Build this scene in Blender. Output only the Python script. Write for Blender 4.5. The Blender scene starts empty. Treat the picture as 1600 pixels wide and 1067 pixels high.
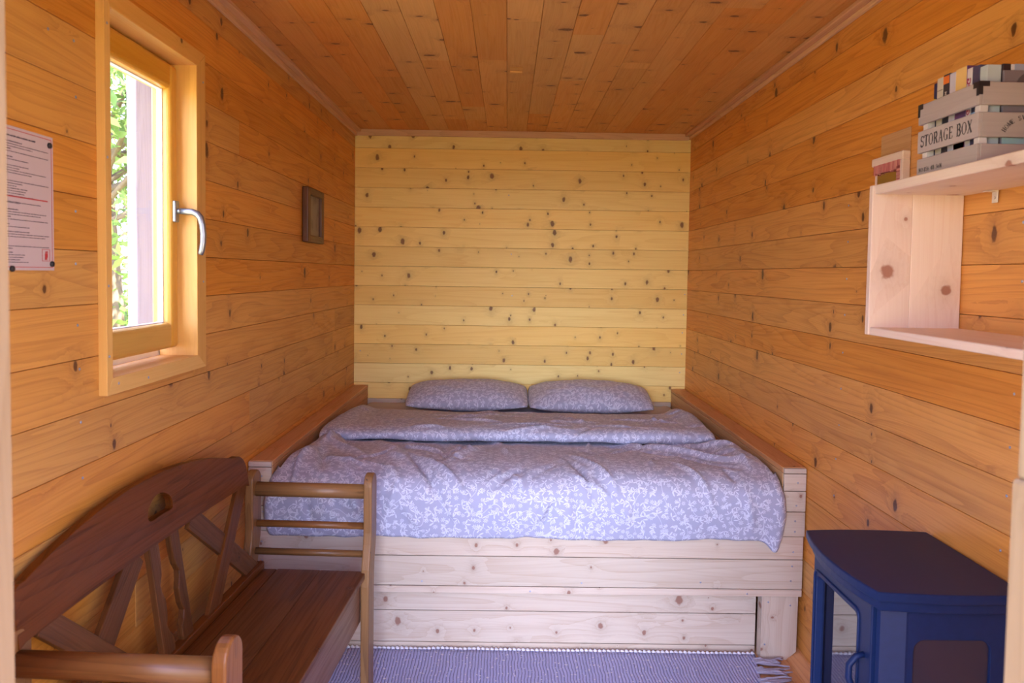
import bpy, bmesh, math, random
import numpy as np
from mathutils import Vector, Matrix, noise as mnoise

random.seed(11)
PI = math.pi
scene = bpy.context.scene
COL = scene.collection

# ------------------------------------------------------------------ camera
PITCH, YAW, ROLL = 0.0457, 0.0071, 0.0146
cy, sy, cp, sp = math.cos(YAW), math.sin(YAW), math.cos(PITCH), math.sin(PITCH)
fwd = Vector((sy * cp, cy * cp, -sp))
r0 = Vector((cy, -sy, 0)); u0 = r0.cross(fwd)
right = r0 * math.cos(ROLL) + u0 * math.sin(ROLL)
up = -r0 * math.sin(ROLL) + u0 * math.cos(ROLL)
cam_d = bpy.data.cameras.new('camera')
cam = bpy.data.objects.new('camera', cam_d); COL.objects.link(cam)
cam.matrix_world = Matrix(((right.x, up.x, -fwd.x, 0), (right.y, up.y, -fwd.y, 0), (right.z, up.z, -fwd.z, 1.525), (0, 0, 0, 1)))
cam_d.sensor_width = 36; cam_d.lens = 27.0
cam_d.shift_y = -50.5 / 1600
cam_d.clip_start = .05; cam_d.clip_end = 200
cam_d.dof.use_dof = True; cam_d.dof.focus_distance = 3.6; cam_d.dof.aperture_fstop = 6.3
scene.camera = cam

# ------------------------------------------------------------------ world, sun, view
SKY = 8.4
ADDED_GLOW = 26.0      # glow added low in the sky facing the door to light the back wall
world = bpy.data.worlds.new('world'); scene.world = world; world.use_nodes = True
wn = world.node_tree; wn.nodes.clear()
wo = wn.nodes.new('ShaderNodeOutputWorld'); wb = wn.nodes.new('ShaderNodeBackground')
tc = wn.nodes.new('ShaderNodeTexCoord'); sep = wn.nodes.new('ShaderNodeSeparateXYZ')
rp = wn.nodes.new('ShaderNodeValToRGB')
wn.links.new(tc.outputs['Generated'], sep.inputs[0]); wn.links.new(sep.outputs['Z'], rp.inputs[0])
rp.color_ramp.elements[0].position = 0.0; rp.color_ramp.elements[0].color = (0.70, 0.73, 1.0, 1)
rp.color_ramp.elements[1].position = 0.7; rp.color_ramp.elements[1].color = (0.42, 0.47, 1.0, 1)
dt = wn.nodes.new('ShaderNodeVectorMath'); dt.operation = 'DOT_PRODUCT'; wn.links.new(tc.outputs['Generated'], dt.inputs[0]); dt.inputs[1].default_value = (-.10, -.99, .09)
def wmath(op, a, b):
    x = wn.nodes.new('ShaderNodeMath'); x.operation = op
    for i, v in enumerate((a, b)):
        if isinstance(v, bpy.types.NodeSocket): wn.links.new(v, x.inputs[i])
        else: x.inputs[i].default_value = v
    return x.outputs[0]
gl = wmath('MULTIPLY', wmath('POWER', wmath('MAXIMUM', dt.outputs['Value'], 0.0), 28.0), ADDED_GLOW / SKY)
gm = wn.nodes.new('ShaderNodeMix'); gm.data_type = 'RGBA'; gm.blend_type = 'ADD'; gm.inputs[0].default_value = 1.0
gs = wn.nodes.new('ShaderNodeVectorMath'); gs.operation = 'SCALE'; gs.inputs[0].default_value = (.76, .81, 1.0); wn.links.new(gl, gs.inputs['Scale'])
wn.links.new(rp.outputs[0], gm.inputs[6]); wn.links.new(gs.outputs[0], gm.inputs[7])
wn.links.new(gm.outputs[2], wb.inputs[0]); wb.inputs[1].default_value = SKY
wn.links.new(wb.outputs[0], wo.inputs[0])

sun_d = bpy.data.lights.new('sun', 'SUN'); sun_d.energy = 40; sun_d.angle = math.radians(.6); sun_d.color = (1, .93, .78)
sun = bpy.data.objects.new('sun', sun_d); COL.objects.link(sun)
sun.rotation_euler = Vector((-.55, .12, -.75)).to_track_quat('-Z', 'Y').to_euler()

def portal(name, loc, rot, w, h):
    d = bpy.data.lights.new(name, 'AREA'); d.shape = 'RECTANGLE'; d.size = w; d.size_y = h
    d.cycles.is_portal = True
    o = bpy.data.objects.new(name, d); COL.objects.link(o); o.location = loc; o.rotation_euler = rot
portal('door_daylight_portal', (0.01, .60, 1.03), (PI / 2, 0, 0), 1.0, 2.06)      # sky light through the open door
portal('window_daylight_portal', (-1.10, 2.19, 1.71), (0, -PI / 2, 0), .95, .52)

vs = scene.view_settings
vs.view_transform = 'Standard'; vs.look = 'None'; vs.gamma = 1; vs.use_curve_mapping = False
vs.exposure = 0.20
scene.cycles.max_bounces = 12; scene.cycles.diffuse_bounces = 8; scene.cycles.glossy_bounces = 4
scene.cycles.transmission_bounces = 6; scene.cycles.transparent_max_bounces = 8
scene.cycles.sample_clamp_indirect = 8
scene.cycles.use_denoising = True
scene.cycles.use_adaptive_sampling = False

# ------------------------------------------------------------------ materials
class NT:
    def __init__(s, name):
        s.m = bpy.data.materials.new(name); s.m.use_nodes = True
        s.t = s.m.node_tree; s.t.nodes.clear()
        s.out = s.t.nodes.new('ShaderNodeOutputMaterial')
        s.b = s.t.nodes.new('ShaderNodeBsdfPrincipled'); s.t.links.new(s.b.outputs[0], s.out.inputs[0])
    def n(s, typ, **k):
        x = s.t.nodes.new(typ)
        for a, v in k.items(): setattr(x, a, v)
        return x
    def l(s, a, b): s.t.links.new(a, b)
    def put(s, sock, v):
        if hasattr(v, 'links') or isinstance(v, bpy.types.NodeSocket): s.l(v, sock)
        else: sock.default_value = v
    def math(s, op, a, b=0.0, c=0.0, clamp=False):
        x = s.n('ShaderNodeMath', operation=op, use_clamp=clamp)
        s.put(x.inputs[0], a); s.put(x.inputs[1], b); s.put(x.inputs[2], c)
        return x.outputs[0]
    def xyz(s, a, b, c=0.0):
        x = s.n('ShaderNodeCombineXYZ'); s.put(x.inputs[0], a); s.put(x.inputs[1], b); s.put(x.inputs[2], c)
        return x.outputs[0]
    def noise(s, vec, scale=1.0, detail=2.0, rough=.5, dims='2D'):
        x = s.n('ShaderNodeTexNoise', noise_dimensions=dims); s.l(vec, x.inputs['Vector'])
        x.inputs['Scale'].default_value = scale; x.inputs['Detail'].default_value = detail; x.inputs['Roughness'].default_value = rough
        return x.outputs[0]
    def mix(s, f, a, b, mode='MIX'):
        x = s.n('ShaderNodeMix', data_type='RGBA', blend_type=mode)
        s.put(x.inputs[0], f); s.put(x.inputs[6], a); s.put(x.inputs[7], b)
        return x.outputs[2]
    def step(s, v, lo, hi, a=0.0, b=1.0):
        x = s.n('ShaderNodeMapRange', interpolation_type='SMOOTHSTEP'); s.put(x.inputs[0], v)
        for i, q in enumerate((lo, hi, a, b)): s.put(x.inputs[i + 1], q)
        return x.outputs[0]

def c4(c): return (c[0], c[1], c[2], 1.0)

def wood(name, light, dark, knot=(.09, .03, .012), ku=2.2, kv=9.0, kthr=.55, kmax=.011, lines=.5, fine=.4, rough=.45,
         tone=.22, kstretch=1.0, bump=.15, blotch=.25, spec=.4, figure=11.0):
    s = NT(name)
    uv = s.n('ShaderNodeUVMap').outputs[0]
    sp_ = s.n('ShaderNodeSeparateXYZ'); s.l(uv, sp_.inputs[0]); U, V = sp_.outputs[0], sp_.outputs[1]
    vec = s.xyz(s.math('MULTIPLY', U, ku), s.math('MULTIPLY', V, kv))
    vo = s.n('ShaderNodeTexVoronoi', voronoi_dimensions='2D'); s.l(vec, vo.inputs['Vector']); vo.inputs['Scale'].default_value = 1.0
    vo.inputs['Randomness'].default_value = .9
    dv = s.n('ShaderNodeVectorMath', operation='SUBTRACT'); s.l(vo.outputs['Position'], dv.inputs[0]); s.l(vec, dv.inputs[1])
    ds = s.n('ShaderNodeSeparateXYZ'); s.l(dv.outputs[0], ds.inputs[0])
    du = s.math('DIVIDE', ds.outputs[0], ku); dvv = s.math('DIVIDE', ds.outputs[1], kv * kstretch)
    wob = s.noise(s.xyz(s.math('MULTIPLY', U, 60), s.math('MULTIPLY', V, 60)), 1, 2)
    rad = s.math('SQRT', s.math('ADD', s.math('MULTIPLY', du, du), s.math('MULTIPLY', dvv, dvv)))
    rad = s.math('MULTIPLY', rad, s.math('ADD', s.math('MULTIPLY', wob, .8), .6))
    cs = s.n('ShaderNodeSeparateColor'); s.l(vo.outputs['Color'], cs.inputs[0])
    size = s.math('MULTIPLY', s.math('MAXIMUM', s.math('SUBTRACT', cs.outputs[0], kthr), 0), kmax / (1 - kthr))
    size = s.math('MULTIPLY', size, s.math('ADD', s.math('MULTIPLY', cs.outputs[1], .9), .35))
    t = s.math('DIVIDE', rad, s.math('ADD', size, .0002))
    kmask = s.math('MULTIPLY', s.step(t, 1.2, .7), s.step(size, .0008, .0016))
    halo = s.math('DIVIDE', 1.0, s.math('ADD', 1.0, s.math('MULTIPLY', s.math('MULTIPLY', t, t), .22)))
    halo = s.math('MULTIPLY', halo, s.step(size, .0006, .0025))
    n1 = s.noise(s.xyz(s.math('MULTIPLY', U, .5), s.math('MULTIPLY', V, 8.0)), 1, 1.2)
    w = s.math('ADD', s.math('MULTIPLY', n1, figure), s.math('MULTIPLY', halo, 1.3))
    ring = s.math('FRACT', w)
    ring = s.math('POWER', ring, 3.0)
    ring = s.math('MULTIPLY', ring, s.step(ring, 1.0, .93))
    fn = s.noise(s.xyz(s.math('MULTIPLY', U, 3.0), s.math('ADD', s.math('MULTIPLY', V, 170.0), s.math('MULTIPLY', w, 3.0))), 1, 3, .6)
    fnm = s.step(fn, .35, .75)
    bl = s.noise(s.xyz(s.math('MULTIPLY', U, 1.6), s.math('MULTIPLY', V, 9.0)), 1, 3)
    f = s.math('ADD', s.math('MULTIPLY', ring, lines), s.math('MULTIPLY', fnm, fine * .6))
    f = s.math('ADD', f, s.math('MULTIPLY', s.math('SUBTRACT', bl, .5), blotch * 2), clamp=True)
    col = s.mix(f, c4(light), c4(dark))
    at = s.n('ShaderNodeAttribute', attribute_name='tone').outputs['Fac']
    tv = s.math('ADD', s.math('MULTIPLY', s.math('SUBTRACT', at, .5), tone * 2), 1.0)
    at2 = s.math('FRACT', s.math('MULTIPLY', at, 7.31))
    hsv = s.n('ShaderNodeHueSaturation'); s.l(col, hsv.inputs['Color']); s.l(tv, hsv.inputs['Value'])
    s.l(s.math('ADD', s.math('MULTIPLY', at2, .016), .492), hsv.inputs['Hue'])
    s.l(s.math('ADD', s.math('MULTIPLY', at2, -.12), 1.05), hsv.inputs['Saturation'])
    col = s.mix(s.math('MULTIPLY', halo, .38), hsv.outputs[0], c4([min(1, a * .55 + .02) for a in dark]))
    col = s.mix(s.math('MULTIPLY', kmask, .88), col, c4(knot))
    s.l(col, s.b.inputs['Base Color'])
    s.l(s.math('ADD', s.math('MULTIPLY', fnm, .12), rough), s.b.inputs['Roughness'])
    s.b.inputs['Specular IOR Level'].default_value = spec
    bp = s.n('ShaderNodeBump'); bp.inputs['Strength'].default_value = bump; bp.inputs['Distance'].default_value = .002
    s.l(fn, bp.inputs['Height']); s.l(bp.outputs[0], s.b.inputs['Normal'])
    return s.m

def plain(name, col, rough=.5, metal=0.0, spec=.5, noise_amt=.0, noise_scale=40, bump=0.0):
    s = NT(name)
    s.b.inputs['Roughness'].default_value = rough; s.b.inputs['Metallic'].default_value = metal
    s.b.inputs['Specular IOR Level'].default_value = spec
    tcn = s.n('ShaderNodeTexCoord').outputs['Object']
    nz = s.noise(tcn, noise_scale, 3, dims='3D')
    d = [max(0, a * (1 - noise_amt)) for a in col]; l = [min(1, a * (1 + noise_amt)) for a in col]
    s.l(s.mix(nz, c4(d), c4(l)), s.b.inputs['Base Color'])
    if bump:
        bp = s.n('ShaderNodeBump'); bp.inputs['Strength'].default_value = bump; bp.inputs['Distance'].default_value = .001
        s.l(nz, bp.inputs['Height']); s.l(bp.outputs[0], s.b.inputs['Normal'])
    return s.m

M = {}
M['wall'] = wood('oiled_pine_wall', (.75, .355, .078), (.44, .155, .027), ku=3.4, kv=8.6, kthr=.50, kmax=.017, kstretch=1.7, tone=.09, lines=.42, fine=.45, rough=.38, blotch=.26, figure=10)
M['wall_left'] = wood('oiled_pine_wall_left', (.69, .325, .062), (.41, .145, .023), ku=3.4, kv=8.6, kthr=.50, kmax=.014, kstretch=1.6, tone=.09, lines=.42, fine=.45, rough=.42, blotch=.26, figure=10)
M['back'] = wood('light_pine_back_wall', (.95, .71, .22), (.76, .47, .10), knot=(.20, .08, .025), ku=7.0, kv=13, kthr=.50, kmax=.0115, kstretch=1.6, tone=.08, lines=.25, fine=.35, rough=.5, blotch=.16, figure=6)
M['ceiling'] = wood('ceiling_pine', (.66, .32, .082), (.44, .18, .035), knot=(.12, .035, .012), ku=4.5, kv=10, kthr=.40, kmax=.012, kstretch=2.2, tone=.09, lines=.22, fine=.3, rough=.5, blotch=.2, figure=6)
M['floor'] = wood('floor_pine', (.66, .33, .13), (.46, .19, .06), ku=2.6, kv=7, kthr=.7, kmax=.01, tone=.1, rough=.35)
M['trim'] = wood('ceiling_trim', (.70, .42, .22), (.54, .29, .14), ku=1.2, kv=7, kthr=.8, kmax=.012, tone=.08, rough=.55)
M['raw'] = wood('raw_spruce', (.585, .50, .40), (.43, .30, .205), knot=(.27, .12, .08), ku=6, kv=12, kthr=.48, kmax=.013, kstretch=1.3, tone=.07, lines=.40, fine=.4, rough=.55, blotch=.14, figure=8)
M['rail'] = wood('bed_side_board', (.62, .36, .17), (.47, .24, .095), ku=2, kv=7, kthr=.7, kmax=.01, tone=.05)
M['shelf'] = wood('shelf_pine', (.84, .69, .54), (.72, .50, .34), knot=(.35, .14, .08), ku=6, kv=9.5, kthr=.55, kmax=.019, kstretch=.9, tone=.05, lines=.25, fine=.28, rough=.5, blotch=.14, figure=7)
M['window'] = wood('varnished_window_wood', (.66, .36, .055), (.52, .24, .03), ku=3, kv=9, kthr=.85, kmax=.006, tone=.05, lines=.18, fine=.3, rough=.28, blotch=.12, figure=6, spec=.5)
M['casing'] = wood('window_casing_pine', (.76, .44, .115), (.58, .29, .055), ku=2.0, kv=9, kthr=.78, kmax=.008, tone=.08, lines=.22, fine=.3, rough=.45, blotch=.15, figure=6)
M['bench'] = wood('dark_stained_bench', (.150, .052, .012), (.050, .016, .004), knot=(.02, .008, .004), ku=2.5, kv=6, kthr=.75, kmax=.01, tone=.12, lines=.45, fine=.5, rough=.36, blotch=.35, figure=8, bump=.3, spec=.22)
M['bench_front'] = wood('bench_front_panel', (.20, .085, .045), (.11, .042, .02), ku=2, kv=6, kthr=.9, kmax=.008, tone=.08, lines=.3, fine=.4, rough=.38, blotch=.3, figure=7)
M['bench_arm'] = wood('worn_bench_arm', (.24, .105, .030), (.10, .036, .011), knot=(.05, .02, .01), ku=4, kv=9, kthr=.7, kmax=.008, tone=.12, lines=.5, fine=.5, rough=.35, blotch=.5, figure=8, bump=.3)
M['outside_wood'] = wood('pale_outside_wood', (.84, .76, .74), (.70, .58, .58), knot=(.20, .10, .14), ku=3, kv=5, kthr=.6, kmax=.012, tone=.05, lines=.3, fine=.3, rough=.7)  # pale so that the added outer skin bounces daylight
M['post'] = wood('pale_timber_post', (.30, .25, .26), (.23, .175, .19), knot=(.08, .04, .06), ku=3, kv=5, kthr=.6, kmax=.012, tone=.05, rough=.7)
M['crate'] = wood('greywashed_crate', (.44, .385, .36), (.34, .295, .28), ku=2, kv=5, kthr=.95, kmax=.004, tone=.05, lines=.2, fine=.35, rough=.7, blotch=.12, figure=5)
M['jamb'] = wood('door_jamb_pine', (.30, .20, .11), (.22, .135, .065), ku=2, kv=7, kthr=.8, kmax=.008, tone=.06, rough=.5)
M['pink_frame'] = wood('pink_distressed_frame', (.62, .25, .19), (.42, .10, .10), ku=8, kv=30, kthr=.8, kmax=.003, tone=.1, lines=.6, fine=.7, rough=.7, blotch=.6)
M['pict'] = wood('carved_picture_frame', (.13, .055, .02), (.06, .022, .008), ku=6, kv=20, kthr=.9, kmax=.004, tone=.1, lines=.4, fine=.5, rough=.35)
M['dark_gap'] = plain('dark_gap', (.05, .02, .008), .9, spec=.1)
M['screw'] = plain('galvanised_screw', (.42, .47, .60), .35, .8, noise_amt=.2, noise_scale=400)
M['steel'] = plain('satin_aluminium', (.30, .31, .33), .36, .8, noise_amt=.05)
M['stove'] = plain('black_stove_enamel', (.010, .024, .085), .42, 0, .22, noise_amt=.15, noise_scale=60, bump=.05)
M['stove_glass'] = plain('dark_stove_glass', (.012, .010, .014), .03, 0, 1.0)
M['stove_glass'].node_tree.nodes['Principled BSDF'].inputs['IOR'].default_value = 2.1
M['side_glass'] = plain('smoked_side_glass', (.030, .026, .045), .10, 0, .5)
M['bracket_black'] = plain('black_bracket', (.02, .018, .022), .45)
M['plastic'] = plain('clear_plastic_bracket', (.72, .66, .58), .25)
M['rubber'] = plain('window_seal', (.06, .07, .08), .5)
M['bead'] = plain('daylit_window_bead', (.85, .88, .90), .4)  # daylight on the wood of the window frame is put into this white
M['paper'] = plain('laminated_paper', (.60, .50, .52), .28, noise_amt=.02)
M['ink'] = plain('grey_ink', (.10, .08, .10), .6)
M['red_ink'] = plain('red_ink', (.55, .05, .05), .6)
M['letter'] = plain('crate_lettering', (.03, .028, .03), .8)
M['sheet'] = plain('plain_sheet', (.56, .56, .70), .9, spec=.1, noise_amt=.05)
M['mirror'] = plain('old_mirror', (.55, .50, .36), .08, 1.0)
M['pages'] = plain('book_pages', (.78, .72, .62), .8, noise_amt=.08, noise_scale=300)
M['tape'] = plain('pale_wood_strip', (.66, .36, .10), .6, noise_amt=.1)

def glass_mat():
    s = NT('window_glass')
    g = s.n('ShaderNodeBsdfGlass'); g.inputs['IOR'].default_value = 1.02; g.inputs['Roughness'].default_value = 0
    tr = s.n('ShaderNodeBsdfTransparent'); tr.inputs[0].default_value = (.96, .98, .97, 1)
    gl = s.n('ShaderNodeBsdfGlossy'); gl.inputs['Roughness'].default_value = .01
    lw = s.n('ShaderNodeLayerWeight'); lw.inputs[0].default_value = .5
    fr = s.math('MULTIPLY_ADD', s.math('POWER', lw.outputs['Facing'], 5.0), .35, .03)
    mx = s.n('ShaderNodeMixShader'); s.l(fr, mx.inputs[0]); s.l(tr.outputs[0], mx.inputs[1]); s.l(gl.outputs[0], mx.inputs[2])
    s.l(mx.outputs[0], s.out.inputs[0])
    s.t.nodes.remove(g)
    return s.m
M['glass'] = glass_mat()

def floral(name, base, motif, scale=1.0):
    s = NT(name)
    uv = s.n('ShaderNodeUVMap').outputs[0]
    sp_ = s.n('ShaderNodeSeparateXYZ'); s.l(uv, sp_.inputs[0]); U, V = sp_.outputs[0], sp_.outputs[1]
    def layer(freq, off, petals, r0, rr, half=False, pw=.9):
        vec = s.xyz(s.math('MULTIPLY_ADD', U, freq, off), s.math('MULTIPLY_ADD', V, freq, off * 1.7))
        vo = s.n('ShaderNodeTexVoronoi', voronoi_dimensions='2D'); s.l(vec, vo.inputs['Vector']); vo.inputs['Scale'].default_value = 1
        vo.inputs['Randomness'].default_value = .75
        dv = s.n('ShaderNodeVectorMath', operation='SUBTRACT'); s.l(vec, dv.inputs[0]); s.l(vo.outputs['Position'], dv.inputs[1])
        ds = s.n('ShaderNodeSeparateXYZ'); s.l(dv.outputs[0], ds.inputs[0])
        cs = s.n('ShaderNodeSeparateColor'); s.l(vo.outputs['Color'], cs.inputs[0])
        th = s.math('ADD', s.math('ARCTAN2', ds.outputs[1], ds.outputs[0]), s.math('MULTIPLY', cs.outputs[0], 6.283))
        rad = s.math('DIVIDE', vo.outputs['Distance'], freq)
        c = s.math('ABSOLUTE', s.math('COSINE', s.math('MULTIPLY', th, petals / 2)))
        c = s.math('POWER', c, pw)
        R = s.math('MULTIPLY', c, s.math('ADD', r0, s.math('MULTIPLY', cs.outputs[1], rr)))
        if half: R = s.math('MULTIPLY', R, s.step(s.math('COSINE', s.math('MULTIPLY', th, 1.0)), -.35, -.1))
        q = s.math('SUBTRACT', R, rad)
        m = s.step(q, -.0002, .0009)
        # the leaves start a little outside the centre
        return s.math('MULTIPLY', m, s.step(rad, .0012, .0024))
    a = layer(21 * scale, 3.1, 5, .0165, .006, True, 2.6)
    b = layer(25 * scale, 9.7, 6, .0145, .007, True, 2.6)
    c = layer(33 * scale, 5.3, 7, .0075, .004, False, 1.1)
    n = s.noise(s.xyz(s.math('MULTIPLY', U, 9 * scale), s.math('MULTIPLY', V, 9 * scale)), 1, 0)
    st = s.step(s.math('ABSOLUTE', s.math('SUBTRACT', n, .5)), .009, .004)
    m = s.math('MAXIMUM', s.math('MAXIMUM', a, b), s.math('MAXIMUM', c, s.math('MULTIPLY', st, .85)))
    wv = s.noise(s.xyz(s.math('MULTIPLY', U, 900), s.math('MULTIPLY', V, 900)), 1, 1)
    col = s.mix(m, c4(base), c4(motif))
    s.l(col, s.b.inputs['Base Color']); s.b.inputs['Roughness'].default_value = .85
    s.b.inputs['Specular IOR Level'].default_value = .15
    s.b.inputs['Sheen Weight'].default_value = .15
    bp = s.n('ShaderNodeBump'); bp.inputs['Strength'].default_value = .2; bp.inputs['Distance'].default_value = .001
    s.l(wv, bp.inputs['Height']); s.l(bp.outputs[0], s.b.inputs['Normal'])
    return s.m
M['floral'] = floral('floral_bedding', (.37, .385, .53), (.61, .64, .77))

def rug_mat():
    s = NT('woven_rug')
    uv = s.n('ShaderNodeUVMap').outputs[0]
    sp_ = s.n('ShaderNodeSeparateXYZ'); s.l(uv, sp_.inputs[0]); U, V = sp_.outputs[0], sp_.outputs[1]
    wob = s.noise(s.xyz(s.math('MULTIPLY', U, 6), s.math('MULTIPLY', V, 9)), 1, 3)
    x = s.math('ADD', s.math('MULTIPLY', U, 82.0), s.math('MULTIPLY', wob, 1.3))
    rib = s.math('ABSOLUTE', s.math('SINE', s.math('MULTIPLY', x, PI)))
    y = s.math('ABSOLUTE', s.math('SINE', s.math('MULTIPLY', V, 120 * PI)))
    h = s.math('MULTIPLY', s.math('POWER', rib, .5), s.math('ADD', .75, s.math('MULTIPLY', y, .25)))
    nn = s.noise(s.xyz(s.math('MULTIPLY', U, 120), s.math('MULTIPLY', V, 5)), 1, 2)
    fl = s.step(s.noise(s.xyz(s.math('MULTIPLY', U, 70), s.math('MULTIPLY', V, 70)), 1, 1), .69, .76)
    base = s.mix(nn, c4((.40, .42, .68)), c4((.54, .56, .85)))
    col = s.mix(s.step(h, .75, .2), base, c4((.20, .19, .32)))
    col = s.mix(s.math('MULTIPLY', fl, .8), col, c4((.85, .83, .85)))
    s.l(col, s.b.inputs['Base Color']); s.b.inputs['Roughness'].default_value = .95; s.b.inputs['Specular IOR Level'].default_value = .1
    bp = s.n('ShaderNodeBump'); bp.inputs['Strength'].default_value = .7; bp.inputs['Distance'].default_value = .004
    s.l(h, bp.inputs['Height']); s.l(bp.outputs[0], s.b.inputs['Normal'])
    return s.m
M['rug'] = rug_mat()
M['yarn'] = plain('rug_yarn', (.40, .38, .47), .95, spec=.1, noise_amt=.2, noise_scale=300)
M['yarn_white'] = plain('rug_stitching', (.72, .70, .75), .95, spec=.1, noise_amt=.1, noise_scale=200)

def leaf_mat():
    s = NT('tree_leaves')
    tr = s.n('ShaderNodeBsdfTranslucent'); mx = s.n('ShaderNodeMixShader'); mx.inputs[0].default_value = .45
    at = s.n('ShaderNodeAttribute', attribute_name='tone').outputs['Fac']
    col = s.mix(at, c4((.06, .13, .02)), c4((.22, .32, .08)))
    s.l(col, s.b.inputs['Base Color']); s.l(col, tr.inputs[0]); s.b.inputs['Roughness'].default_value = .5
    s.l(s.b.outputs[0], mx.inputs[1]); s.l(tr.outputs[0], mx.inputs[2]); s.l(mx.outputs[0], s.out.inputs[0])
    return s.m
M['leaf'] = leaf_mat()
M['bark'] = plain('bark', (.16, .12, .08), .9, noise_amt=.4, noise_scale=20, bump=.5)
M['lawn'] = plain('lawn', (.48, .43, .20), .95, spec=.1, noise_amt=.4, noise_scale=6)

# ------------------------------------------------------------------ mesh helpers
class MB:
    """collects shapes with a length-aligned UV in metres and a tone per piece"""
    def __init__(s):
        s.bm = bmesh.new(); s.uv = s.bm.loops.layers.uv.new('UVMap')
        s.tone = s.bm.loops.layers.float_color.new('tone')
    def paint(s, faces, axis, rnd=None, tone=None, off=(0, 0)):
        ru, rv = rnd if rnd else (random.uniform(0, 50), random.uniform(0, 50))
        t = random.random() if tone is None else tone
        for f in faces:
            f.normal_update()
            n = f.normal; na = max(range(3), key=lambda i: abs(n[i]))
            for lp in f.loops:
                co = lp.vert.co
                if na != axis:
                    ot = 3 - na - axis; u = co[axis]; v = co[ot] + co[na] * .97
                else:
                    a, b = [i for i in range(3) if i != axis]; u = co[a] * .25; v = co[b]
                lp[s.uv].uv = (u + ru, v + rv); lp[s.tone] = (t, t, t, 1)
    def box(s, x0, x1, y0, y1, z0, z1, axis=None, bev=.0015, seg=1, rnd=None, tone=None, mat=None):
        c = Vector(((x0 + x1) / 2, (y0 + y1) / 2, (z0 + z1) / 2)); d = (x1 - x0, y1 - y0, z1 - z0)
        if axis is None: axis = max(range(3), key=lambda i: d[i])
        old = set(s.bm.faces)
        r = bmesh.ops.create_cube(s.bm, size=1)
        vs_ = r['verts']
        for v in vs_: v.co = Vector((v.co.x * d[0], v.co.y * d[1], v.co.z * d[2]))
        if bev > 0:
            es = list({e for v in vs_ for e in v.link_edges})
            bmesh.ops.bevel(s.bm, geom=es, offset=min(bev, min(d) * .4), segments=seg, affect='EDGES', profile=.5)
        fs = [f for f in s.bm.faces if f not in old]
        s.paint(fs, axis, rnd, tone)
        vv = list({v for f in fs for v in f.verts})
        if mat is not None: bmesh.ops.transform(s.bm, matrix=mat @ Matrix.Translation(c), verts=vv)
        else: bmesh.ops.translate(s.bm, vec=c, verts=vv)
        return fs
    def prism(s, pts, ext, axis=0, bev=.002, mat=None, holes=(), rnd=None, tone=None, seg=2):
        """pts: outline in local XY, extruded along Z by ext (centred)"""
        old = set(s.bm.faces)
        es = []
        for loop in (pts,) + tuple(holes):
            vs_ = [s.bm.verts.new((p[0], p[1], -ext / 2)) for p in loop]
            es += [s.bm.edges.new((vs_[i], vs_[(i + 1) % len(vs_)])) for i in range(len(vs_))]
        if holes:
            r = bmesh.ops.triangle_fill(s.bm, edges=es, use_beauty=True)
            base = [g for g in r['geom'] if isinstance(g, bmesh.types.BMFace)]
        else:
            base = [s.bm.faces.new(vs_)]
        r = bmesh.ops.extrude_face_region(s.bm, geom=base)
        nv = [g for g in r['geom'] if isinstance(g, bmesh.types.BMVert)]
        bmesh.ops.translate(s.bm, vec=(0, 0, ext), verts=nv)
        fs = [f for f in s.bm.faces if f not in old]
        bmesh.ops.recalc_face_normals(s.bm, faces=fs)
        if bev > 0:
            ed = [e for e in {e for f in fs for e in f.edges} if len(e.link_faces) == 2 and e.calc_face_angle(0) > 1.2]
            bmesh.ops.bevel(s.bm, geom=ed, offset=bev, segments=seg, affect='EDGES', profile=.5, clamp_overlap=True)
            fs = [f for f in s.bm.faces if f not in old]
        s.paint(fs, axis, rnd, tone)
        vv = list({v for f in fs for v in f.verts})
        if mat is not None: bmesh.ops.transform(s.bm, matrix=mat, verts=vv)
        return fs
    def tube(s, path, rad, sides=12, caps=True, tone=None, rnd=None, flat=1.0):
        """path of points; rad number or list"""
        t = random.random() if tone is None else tone
        ru, rv = rnd if rnd else (random.uniform(0, 50), random.uniform(0, 50))
        P = [Vector(p) for p in path]; n = len(P)
        R = rad if isinstance(rad, (list, tuple)) else [rad] * n
        rings = []; dist = 0; ds = []
        ref = Vector((0, 0, 1))
        T0 = (P[1] - P[0]).normalized()
        if abs(T0.dot(ref)) > .9: ref = Vector((1, 0, 0))
        for i in range(n):
            T = (P[min(i + 1, n - 1)] - P[max(i - 1, 0)]).normalized()
            A = T.cross(ref).normalized(); B = A.cross(T).normalized(); ref = B
            rings.append([s.bm.verts.new(P[i] + (A * math.cos(a) + B * math.sin(a) * flat) * R[i]) for a in [2 * PI * k / sides for k in range(sides)]])
            if i: dist += (P[i] - P[i - 1]).length
            ds.append(dist)
        def setuv(f, uvs):
            f.smooth = True
            for lp, q in zip(f.loops, uvs): lp[s.uv].uv = (q[0] + ru, q[1] + rv); lp[s.tone] = (t, t, t, 1)
        for i in range(n - 1):
            for k in range(sides):
                k2 = (k + 1) % sides; w = 2 * PI * R[i] / sides
                f = s.bm.faces.new((rings[i][k], rings[i][k2], rings[i + 1][k2], rings[i + 1][k]))
                setuv(f, ((ds[i], k * w), (ds[i], (k + 1) * w), (ds[i + 1], (k + 1) * w), (ds[i + 1], k * w)))
        if caps:
            for rg, i in ((rings[0][::-1], 0), (rings[-1], n - 1)):
                f = s.bm.faces.new(rg); setuv(f, [(v.co.x * .3, v.co.z) for v in rg]); f.smooth = False
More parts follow.
